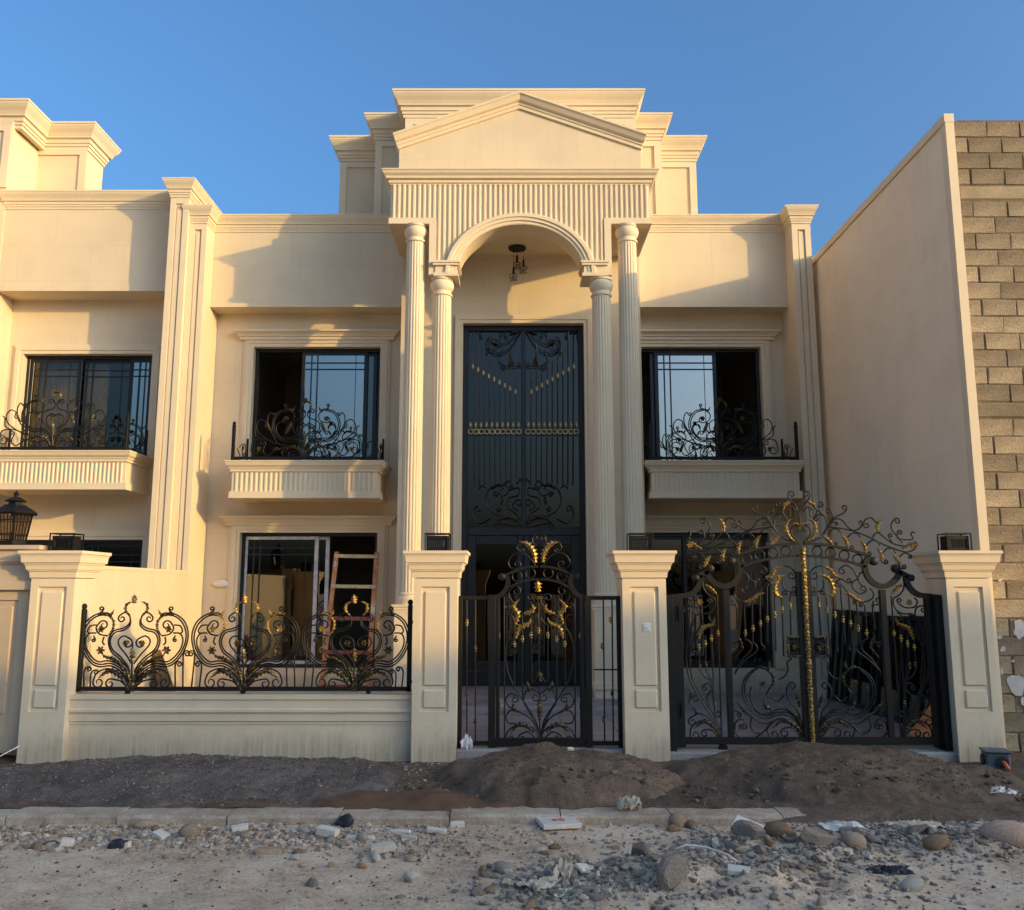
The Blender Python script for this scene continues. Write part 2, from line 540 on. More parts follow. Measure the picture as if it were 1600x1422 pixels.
def framed_panel(mb, x0, x1, z0, z1, y, w=.12, d=.03):
    """raised frame border on a wall face"""
    mb.box(x0, x0+w, y-d, y+.005, z0, z1); mb.box(x1-w, x1, y-d, y+.005, z0, z1); mb.box(x0+w, x1-w, y-d, y+.005, z1-w*.8, z1)

villa = thing('villa', 'cream stone two-storey villa with pedimented portico, tall columns and stepped roof', 'house', (CX, 13.2, 0.03))
# --- planes
Y_PIL, Y_PAR, Y_REC, Y_MASS = 13.15, 13.50, 13.87, 13.20
XL, XR = -4.90, 4.49                  # inner faces of the pilasters
ML, MR = -1.756, 2.035                # central mass
Z_PARB, Z_PART = 6.15, 7.70
LW = [(-4.27, -2.17, 3.56, 5.585), (-4.35, -2.15, .40, 2.52)]
RW = [(2.07, 4.11, 3.56, 5.585), (2.08, 4.12, .40, 2.52)]
# wing walls
mb = MB(); holes_wall(mb, XL-.02, ML+.02, 0.0, Z_PARB+.05, Y_REC, Y_REC+.28, LW); mb.build('wing_wall', 'villa_stone', villa)
mb = MB(); holes_wall(mb, MR-.02, XR+.02, 0.0, Z_PARB+.05, Y_REC, Y_REC+.28, RW); mb.build('wing_wall', 'villa_stone', villa)
# parapets (overhanging upper walls)
for nm, a, b in (('parapet', XL, ML), ('parapet', MR, XR)):
    mb = MB(); mb.box(a, b, Y_PAR, Y_PAR+.7, Z_PARB, Z_PART-.05)
    mb.box(a, b, Y_PAR-.012, Y_PAR, Z_PARB, Z_PARB+.10)
    par = mb.build(nm, 'villa_stone', villa)
cp = cornice_prof(Z_PART, .27, .115)
mb = MB(); mb.molding([(-5.17, 15), (-5.17, Y_PIL), (XL, Y_PIL), (XL, Y_PAR), (ML, Y_PAR)], cp); mb.build('cornice', 'villa_trim', villa)
mb = MB(); mb.molding([(MR, Y_PAR), (XR, Y_PAR), (XR, Y_PIL), (4.79, Y_PIL), (4.79, 15)], cp); mb.build('cornice', 'villa_trim', villa)
pilaster(villa, -5.17, XL, Y_PIL, 14.6, 0.0, Z_PART-.25)
pilaster(villa, XR, 4.79, Y_PIL, 14.6, 0.0, Z_PART-.25)
mb = MB(); mb.box(-5.2, 4.82, 13.6, 19.5, 7.02, 7.3); mb.build('roof', 'villa_stone', villa)
mb = MB(); mb.box(-5.2, -4.95, 14.6, 19.6, 0, 7.0); mb.box(4.6, 4.82, 14.6, 19.6, 0, 7.0); mb.box(-5.2, 4.82, 19.5, 19.7, 0, 7.35)
mb.build('outer_wall', 'villa_stone', villa)
# rooms behind the windows
mb = MB()
for (a, b) in ((-4.94, ML), (MR, 4.59)):
    for (z0, z1) in ((.06, 3.05), (3.3, 6.2)):
        mb.box(a, b, 14.15, 18.2, z0-.1, z0); mb.box(a, b, 14.15, 18.2, z1, z1+.1); mb.box(a, b, 18.2, 18.35, z0, z1)
        mb.box(a, a+.05, 14.15, 18.2, z0, z1); mb.box(b-.05, b, 14.15, 18.2, z0, z1)
mb.box(ML+.1, MR-.1, 16.5, 16.6, 0, 6.3); mb.box(ML+.1, ML+.2, 13.6, 16.5, 0, 6.3); mb.box(MR-.2, MR-.1, 13.6, 16.5, 0, 6.3)
mb.box(ML+.1, MR-.1, 13.6, 16.6, 6.3, 6.4); mb.box(ML+.1, MR-.1, 13.6, 16.6, 0.0, .19)
mb.build('room', 'interior', villa)
# central mass with the door opening
DX0, DX1, DZ1 = -.775, 1.135, 5.78
mb = MB(); holes_wall(mb, ML, MR, 0.0, 9.35, Y_MASS, Y_MASS+.4, [(DX0, DX1, .0, DZ1)])
mb.box(ML, MR, Y_MASS+.4, 18, 6.6, 9.35); mb.box(ML, ML+.1, Y_MASS+.4, 14.2, 0, 6.6); mb.box(MR-.1, MR, Y_MASS+.4, 14.2, 0, 6.6)
mb.build('entrance_wall', 'villa_stone', villa)
surround(villa, DX0, DX1, .22, DZ1, Y_MASS, header=False, w=.13)
# windows
window(villa, *LW[0], Y_REC+.10, [(-3.50, -2.40, 0.0, 'glass_reflective', 'frame_black', True), (-3.36, -2.25, .045, 'glass_tinted', 'frame_black', False)])
window(villa, *RW[0], Y_REC+.10, [(2.37, 3.40, 0.0, 'glass_reflective', 'frame_black', True), (2.30, 3.28, .045, 'glass_tinted', 'frame_black', False)])
window(villa, *LW[1], Y_REC+.10, [(-4.32, -3.12, 0.0, 'glass_tinted', 'tape_white', True), (-4.12, -2.95, .045, 'glass_tinted', 'tape_white', False)])
window(villa, *RW[1], Y_REC+.10, [(2.75, 4.08, 0.0, 'glass_tinted', 'frame_black', True), (2.12, 3.1, .045, 'glass_tinted', 'frame_black', False)])
for (a, b, z0, z1) in LW + RW:
    surround(villa, a, b, z0, z1, Y_REC)
balcony(villa, -4.27, -2.05, 13.07, Y_REC, 3.56, 2.99)
balcony(villa, 2.13, 4.38, 13.07, Y_REC, 3.56, 2.99)
for a_, b_ in ((XL, ML), (MR, XR)):
    mb = MB(); mb.box(a_, b_, Y_REC-.07, Y_REC, .03, .30); mb.build('wall_plinth', 'plinth_stone', villa)

# --- portico
Y_P, Y_PB = 11.97, 12.36
HW, ZPT = 1.90, 7.53
AI, BI, ZSP = .93, .77, 6.115       # arch intrados
def lower(x, a=AI, b=BI):
    u = abs(x-CX)
    if u < a: return ZSP + b*math.sqrt(max(0, 1-(u/a)**2))
    if u < 1.32: return ZSP
    return 6.90
# frieze slab with the arch cut out
poly_t = []
us = [-HW, -1.32, -1.32, -AI] + [-AI*math.cos(math.pi*i/40) for i in range(1, 40)] + [AI, 1.32, 1.32, HW]
zs = [6.90, 6.90, ZSP, ZSP] + [ZSP + BI*math.sin(math.pi*i/40) for i in range(1, 40)] + [ZSP, ZSP, 6.90, 6.90]
mb = MB(); n = len(us)
vs = [(CX+u, y, z) for y in (Y_P, Y_PB) for u, z in zip(us, zs)] + [(CX+u, y, ZPT) for y in (Y_P, Y_PB) for u in us]
fs = []
for i in range(n-1):
    fs.append((i, i+1, 2*n+i+1, 2*n+i)); fs.append((n+i+1, n+i, 3*n+i, 3*n+i+1)); fs.append((i, n+i, n+i+1, i+1))
fs.append((0, 2*n, 3*n, n)); fs.append((n-1, 2*n-1, 4*n-1, 3*n-1))
mb.add(vs, [f for f in fs])
frieze = mb.build('frieze', 'villa_trim', villa)
mb = MB(); mb.box(CX-HW, CX+HW, Y_PB, Y_MASS, 6.90, ZPT); mb.build('portico_ceiling', 'villa_stone', villa)
mb = MB()
def riblow(x):
    u = abs(x-CX)
    if u < AI+.20: return max(ZSP+.20, lower(x, AI+.17, BI+.165)-.01 if u < AI+.17 else ZSP+.2)
    if u < 1.215: return ZSP+.20
    return 6.90+.088
fluted(mb, CX-HW+.01, CX+HW-.01, riblow, ZPT-.005, Y_P, .0735, .024)
mb.build('fluting', 'villa_trim', frieze)
for sg in (-1, 1):                      # plain edge band
    mb = MB()
    e = lambda a, b, z0, z1: mb.box(CX+sg*a, CX+sg*b, Y_P-.032, Y_P+.01, z0, z1)
    e(1.225, HW+.02, 6.895, 6.985); e(1.225, 1.325, ZSP-.004, 6.895)
    mb.box(CX+sg*(HW-.02), CX+sg*(HW+.02), Y_P+.01, Y_MASS, 6.895, 6.985)
    mb.build('edge_band', 'villa_trim', frieze)
mb = MB()                               # archivolt
N = 48
prof = [(0, .0), (0, -.03), (.012, -.04), (.05, -.04), (.055, -.06), (.10, -.06), (.105, -.078), (.155, -.078), (.17, -.055), (.17, .0)]
ring = []
for i in range(N+1):
    a = math.pi*i/N
    for d, y in prof:
        ring.append((CX - (AI-.003+d)*math.cos(a), Y_P+y, ZSP + (BI-.003+d)*math.sin(a)))
k = len(prof); fs = []
for i in range(N):
    for q in range(k-1): fs.append((i*k+q, i*k+q+1, (i+1)*k+q+1, (i+1)*k+q))
fs.append(tuple(range(k))); fs.append(tuple(N*k+q for q in range(k)))
mb.add(ring, fs); mb.build('archivolt', 'villa_trim', frieze, True, auto=30)
for sg in (-1, 1):                      # impost blocks
    mb = MB()
    xa, xb = sorted((CX+sg*(AI-.01), CX+sg*1.23))
    mb.box(xa, xb, Y_P-.05, Y_PB+.01, ZSP+.02, ZSP+.13); mb.box(xa-.03, xb+.03, Y_P-.085, Y_PB+.03, ZSP+.13, ZSP+.165); mb.box(xa-.045, xb+.045, Y_P-.10, Y_PB+.04, ZSP+.165, ZSP+.195)
    mb.box(xa-.025, xb+.025, Y_P-.075, Y_PB+.02, ZSP-.03, ZSP+.02)
    mb.build('impost', 'villa_trim', frieze)
mb = MB(); mb.molding([(CX-HW, Y_MASS), (CX-HW, Y_P), (CX+HW, Y_P), (CX+HW, Y_MASS)],
    [(-.1, 7.71), (.13, 7.71), (.13, 7.695), (.12, 7.69), (.105, 7.65), (.075, 7.62), (.07, 7.585), (.035, 7.58), (.035, 7.53), (.015, 7.525), (.015, 7.505), (-.1, 7.505)])
mb.box(CX-HW+.05, CX+HW-.05, Y_P+.05, Y_MASS, 7.53, 7.705)
mb.build('entablature_cornice', 'villa_trim', villa)
# pediment block
Y_PED, PH = 12.32, 1.84
ZE, ZA = 8.29, 8.96
mb = MB(); mb.prism([(CX-PH, 7.705), (CX+PH, 7.705), (CX+PH, ZE), (CX, ZA), (CX-PH, ZE)], Y_PED, Y_MASS)
mb.build('pediment', 'villa_stone', villa)
mb = MB(); mb.box(CX-PH-.07, CX+PH+.07, Y_PED-.02, Y_MASS, 7.702, 7.83); mb.build('pediment_plinth', 'villa_trim', villa)
mb = MB()
rk = [(CX-PH-.02, ZE-.02), (CX, ZA-.02), (CX+PH+.02, ZE-.02)]
prof = [(-.02, Y_PED+.2), (-.02, Y_PED-.03), (.03, Y_PED-.03), (.035, Y_PED-.045), (.075, Y_PED-.045), (.09, Y_PED-.085), (.15, Y_PED-.12), (.165, Y_PED-.14), (.195, Y_PED-.14), (.195, Y_MASS)]
mb.molding(rk[::-1], prof, 'xz')
mb.build('raking_cornice', 'villa_trim', villa)
# stepped attic tiers
ZT = 9.70
t1, t2, t3 = 1.88, 2.46, 3.22
Y1, Y2, Y3 = 13.25, 13.92, 14.67
c0 = .11
mb = MB(); mb.box(c0-t2, c0+t2, Y2, 18.0, 7.2, ZT-.25); mb.build('attic_tier', 'villa_stone', villa)
mb = MB(); mb.box(c0-t3, c0+t3, Y3, 17.9, 7.2, ZT-.26); mb.build('attic_tier', 'villa_stone', villa)
mb = MB()
mb.molding([(c0-t3, 17.9), (c0-t3, Y3), (c0-t2, Y3), (c0-t2, Y2), (c0-t1, Y2), (c0-t1, Y1-.05), (c0+t1, Y1-.05), (c0+t1, Y2), (c0+t2, Y2), (c0+t2, Y3), (c0+t3, Y3), (c0+t3, 17.9)],
           cornice_prof(ZT, .42, .185))
mb.box(c0-t1+.02, c0+t1-.02, Y1, 17.8, ZT-.30, ZT-.02); mb.box(c0-t2+.02, c0+t2-.02, Y2+.02, 17.8, ZT-.31, ZT-.025); mb.box(c0-t3+.02, c0+t3-.02, Y3+.02, 17.8, ZT-.32, ZT-.03)
mb.build('attic_cornice', 'villa_trim', villa)
mb = MB()
framed_panel(mb, c0-t1+.02, c0+t1-.02, 7.9, ZT-.44, Y_MASS, .13)
for sg in (-1, 1):
    a, b = sorted((c0+sg*t1, c0+sg*t2)); framed_panel(mb, a-(.0 if sg < 0 else .12), b+(.12 if sg < 0 else 0), 7.2, ZT-.44, Y2, .12)
    a, b = sorted((c0+sg*t2, c0+sg*t3)); framed_panel(mb, a-(.0 if sg < 0 else .12), b+(.12 if sg < 0 else 0), 7.2, ZT-.44, Y3, .12)
mb.build('attic_frame', 'villa_trim', villa)
# columns on pedestals
YC = 12.06
for sg in (-1, 1):
    column(villa, CX+.02+sg*1.548, YC, .150, 1.42, 6.90)
    column(villa, CX+.02+sg*1.158, YC, .150, 1.42, ZSP-.03)
    for u in (1.548, 1.158):
        x = CX+.02+sg*u
        p = MB(); p.box(x-.185, x+.185, YC-.185, YC+.185, .19, 1.33); ped = p.build('pedestal', 'villa_trim', villa)
        q = MB(); q.molding([(x-.185, YC-.185), (x+.185, YC-.185), (x+.185, YC+.185), (x-.185, YC+.185)],
                [(-.18, 1.42), (.035 if u > 1.3 else .034, 1.42), (.035, 1.39), (.02, 1.38), (.02, 1.35), (.008, 1.345), (.008, 1.31), (-.05, 1.31)], closed=True)
        q.molding([(x-.185, YC-.185), (x+.185, YC-.185), (x+.185, YC+.185), (x-.185, YC+.185)], [(-.05, .42), (.008, .42), (.008, .39), (.02, .38), (.02, .30), (-.05, .30)], closed=True)
        q.build('pedestal_molding', 'villa_trim', ped)
# porch steps
t = NT('marble_paving'); x, y, z = t.sep()
v1 = t.noise(1.0, 8, .62, t.scale((1.2, 5.5, 3)), 1.6)
c = t.ramp(v1, [(.30, (.16, .125, .115)), (.45, (.27, .22, .205)), (.56, (.38, .32, .30)), (.72, (.23, .185, .17))])
t.col(c); t.set(.28, 0, .5)
mb = MB(); mb.bbox(ML+.1, MR-.1, 11.75, 13.55, .03, .19, .008); mb.build('porch', 'marble_paving', villa)
mb = MB(); mb.bbox(ML-.05, MR+.05, 11.42, 11.75, .028, .112, .008); mb.build('porch_step', 'marble_paving', villa)
# front door -------------------------------------------------------------
mb = MB(); yd = 13.33; fw = .085; zt0, zt1 = 2.50, 2.60
xm = (DX0+DX1)/2
mb.bbox(DX0, DX0+fw, yd-.03, yd+.09, .19, DZ1); mb.bbox(DX1-fw, DX1, yd-.03, yd+.09, .19, DZ1)
mb.bbox(DX0+fw, DX1-fw, yd-.029, yd+.089, DZ1-fw, DZ1); mb.bbox(DX0+fw, DX1-fw, yd-.028, yd+.088, 2.44, 2.57)
mb.bbox(xm-.035, xm+.035, yd-.027, yd+.087, 2.57, DZ1-fw)
door = mb.build('entrance_door', 'frame_black', villa)
mb = MB()
mb.bbox(DX0+fw, DX0+fw+.14, yd-.012, yd+.05, .20, 2.44); mb.bbox(DX1-fw-.14, DX1-fw, yd-.012, yd+.05, .20, 2.44)
mb.bbox(xm-.10, xm-.004, yd-.012, yd+.05, .20, 2.44); mb.bbox(xm+.004, xm+.10, yd-.012, yd+.05, .20, 2.44)
for a, b in ((DX0+fw+.14, xm-.10), (xm+.10, DX1-fw-.14)):
    mb.bbox(a, b, yd-.011, yd+.049, 2.30, 2.44); mb.bbox(a, b, yd-.011, yd+.049, .20, .55)
mb.build('door_leaf', 'frame_black', door)
for a, b in ((DX0+fw, xm-.035), (xm+.035, DX1-fw)):
    p = MB(); p.box(a-.004, b+.004, yd+.03, yd+.04, 2.56, DZ1-fw+.004); p.build('pane', 'glass_door', door)
for a, b in ((DX0+fw+.14, xm-.10), (xm+.10, DX1-fw-.14)):
    p = MB(); p.box(a-.004, b+.004, yd+.025, yd+.035, .545, 2.305); p.build('pane', 'glass_door', door)
mb = MB(); mb.tube([(xm+.44, yd-.012, 1.05), (xm+.44, yd-.07, 1.10), (xm+.44, yd-.07, 1.50), (xm+.44, yd-.012, 1.55)], .018, 8); mb.build('door_handle', 'gold_aged', door, True)

# ================================================================== neighbouring villa (left)
nb = thing('villa', 'cream stone villa cut off by the left edge, fluted balcony and stepped roof boxes', 'house', (-8.0, 13.4, 0.0))
NP, NW, NPil = 13.50, 13.96, 13.06
nx0, nx1 = -8.38, -5.47
NZB, NZT = 6.42, 8.12
NWIN = [(-8.12, -5.97, 3.72, 5.49), (-8.15, -5.93, .4, 2.41)]
mb = MB(); holes_wall(mb, nx0, nx1+.02, 0, NZB+.05, NW, NW+.28, NWIN); mb.build('wing_wall', 'neighbour_stone', nb)
mb = MB(); mb.box(nx0, nx1, NP, NP+.75, NZB, NZT-.2); mb.box(nx0, nx1, NP-.015, NP, NZB, NZB+.11); mb.build('parapet', 'neighbour_stone', nb)
mb = MB(); mb.molding([(nx0+.02, NP+.05), (nx0+.02, NP), (nx1, NP), (nx1, NPil), (-5.175, NPil), (-5.175, 15.2)], cornice_prof(NZT, .29, .115)); mb.build('cornice', 'villa_trim', nb)
pilaster(nb, nx1, -5.175, NPil, 15.2, 0.0, NZT-.27)
mb = MB(); mb.box(-5.5, -5.19, 15.2, 19, 0, 7.8); mb.box(nx0, -5.3, 14.2, 19, 7.2, 7.5); mb.build('roof', 'neighbour_stone', nb)
window(nb, *NWIN[0], NW+.1, [(-8.07, -7.2, .0, 'glass_clear', 'frame_black', True), (-7.3, -6.35, .045, 'glass_clear', 'frame_black', True), (-6.4, -6.02, 0, 'glass_reflective', 'frame_black', True)])
window(nb, *NWIN[1], NW+.1, [(-8.1, -6.95, .0, 'glass_tinted', 'frame_black', True), (-7.0, -5.98, .045, 'glass_tinted', 'frame_black', True)])
for a_, b_ in ((-8.02, -7.35), (-7.25, -6.85)):  # folded tan panels added in place of the wall's reflection in the glass
    mb = MB(); n = 40
    vs = [(a_+(b_-a_)*i/n, 14.32+.03*math.sin(i*1.9)+.012*math.sin(i*.7), z) for z in (3.75, 5.46) for i in range(n+1)]
    mb.add(vs, [(i, i+1, n+2+i, n+1+i) for i in range(n)]); o_ = mb.build('reflection_panel', 'reflection_panel', nb, True)
    s_ = o_.modifiers.new('thickness', 'SOLIDIFY'); s_.thickness = .004
for (a, b, z0, z1) in NWIN: surround(nb, a, b, z0, z1, NW, header=False)
balcony(nb, -8.2, -5.92, 13.11, NW, 3.72, 3.125, .066)
mb = MB(); mb.box(-13, nx0, 13.48, 15.0, 0, 9.4); mb.box(nx0-.02, -7.51, 14.29, 14.88, 7.4, 9.45); mb.build('main_block', 'neighbour_stone', nb)
mb = MB(); mb.molding([(-13, 13.56), (-8.28, 13.56), (-8.28, 14.28), (-7.51, 14.28), (-7.51, 14.88), (-9.5, 14.88)], cornice_prof(9.73, .44, .21)); mb.box(-13, -8.3, 13.58, 14.86, 9.4, 9.7); mb.box(-8.3, -7.55, 14.3, 14.86, 9.4, 9.71)
mb.build('attic_cornice', 'villa_trim', nb)
mb = MB(); framed_panel(mb, -10.5, nx0, 8.2, 9.3, 13.48, .12); mb.build('attic_frame', 'villa_trim', nb)
mb = MB(); framed_panel(mb, -8.7, -7.51, 7.4, 9.3, 14.29, .12); mb.build('attic_frame', 'villa_trim', nb)
mb = MB(); mb.box(-13, -8.75, 12.2, 13.48, 7.2, 8.4); mb.build('portico', 'villa_trim', nb)
for x in (-9.0, -9.45): column(nb, x, 12.4, .15, 0.2, 7.2)
mb = MB()
for (z0, z1) in ((.06, 3.05), (3.3, 6.4)):
    mb.box(nx0, nx1, 14.24, 18, z0-.1, z0); mb.box(nx0, nx1, 14.24, 18, z1, z1+.1); mb.box(nx0, nx1, 18, 18.1, z0, z1)
    mb.box(nx0+.001, nx0+.05, 14.24, 18, z0, z1); mb.box(nx1-.05, nx1, 14.24, 18, z0, z1)
mb.build('room', 'interior', nb)

# ================================================================== boundary walls
sw = thing('boundary_wall', 'tall cream plastered boundary wall running back on the right of the villa', 'wall', (4.9, 9.0, 0.0))
mb = MB(); mb.box(4.87, 4.95, 9.02, 13.6, 0, 6.80); mb.build('wall_face', 'plaster_wall', sw)
mb = MB(); mb.box(4.845, 4.955, 8.995, 13.62, 6.80, 6.90); mb.box(4.855, 4.952, 9.0, 9.02, 0, 6.80); mb.box(4.857, 4.87, 9.02, 9.12, .0, 6.80); mb.build('wall_trim', 'villa_trim', sw)
pw = thing('boundary_wall', 'low cream dividing wall between the two villas behind the left railing', 'wall', (-4.95, 9.0, 0.0))
mb = MB(); mb.box(-5.02, -4.87, 8.9, 13.13, 0, 1.86); mb.build('wall_face', 'villa_stone', pw)
mb = MB(); mb.box(-5.03, -4.86, 8.9, 13.12, 1.86, 1.90); mb.build('coping', 'villa_trim', pw)
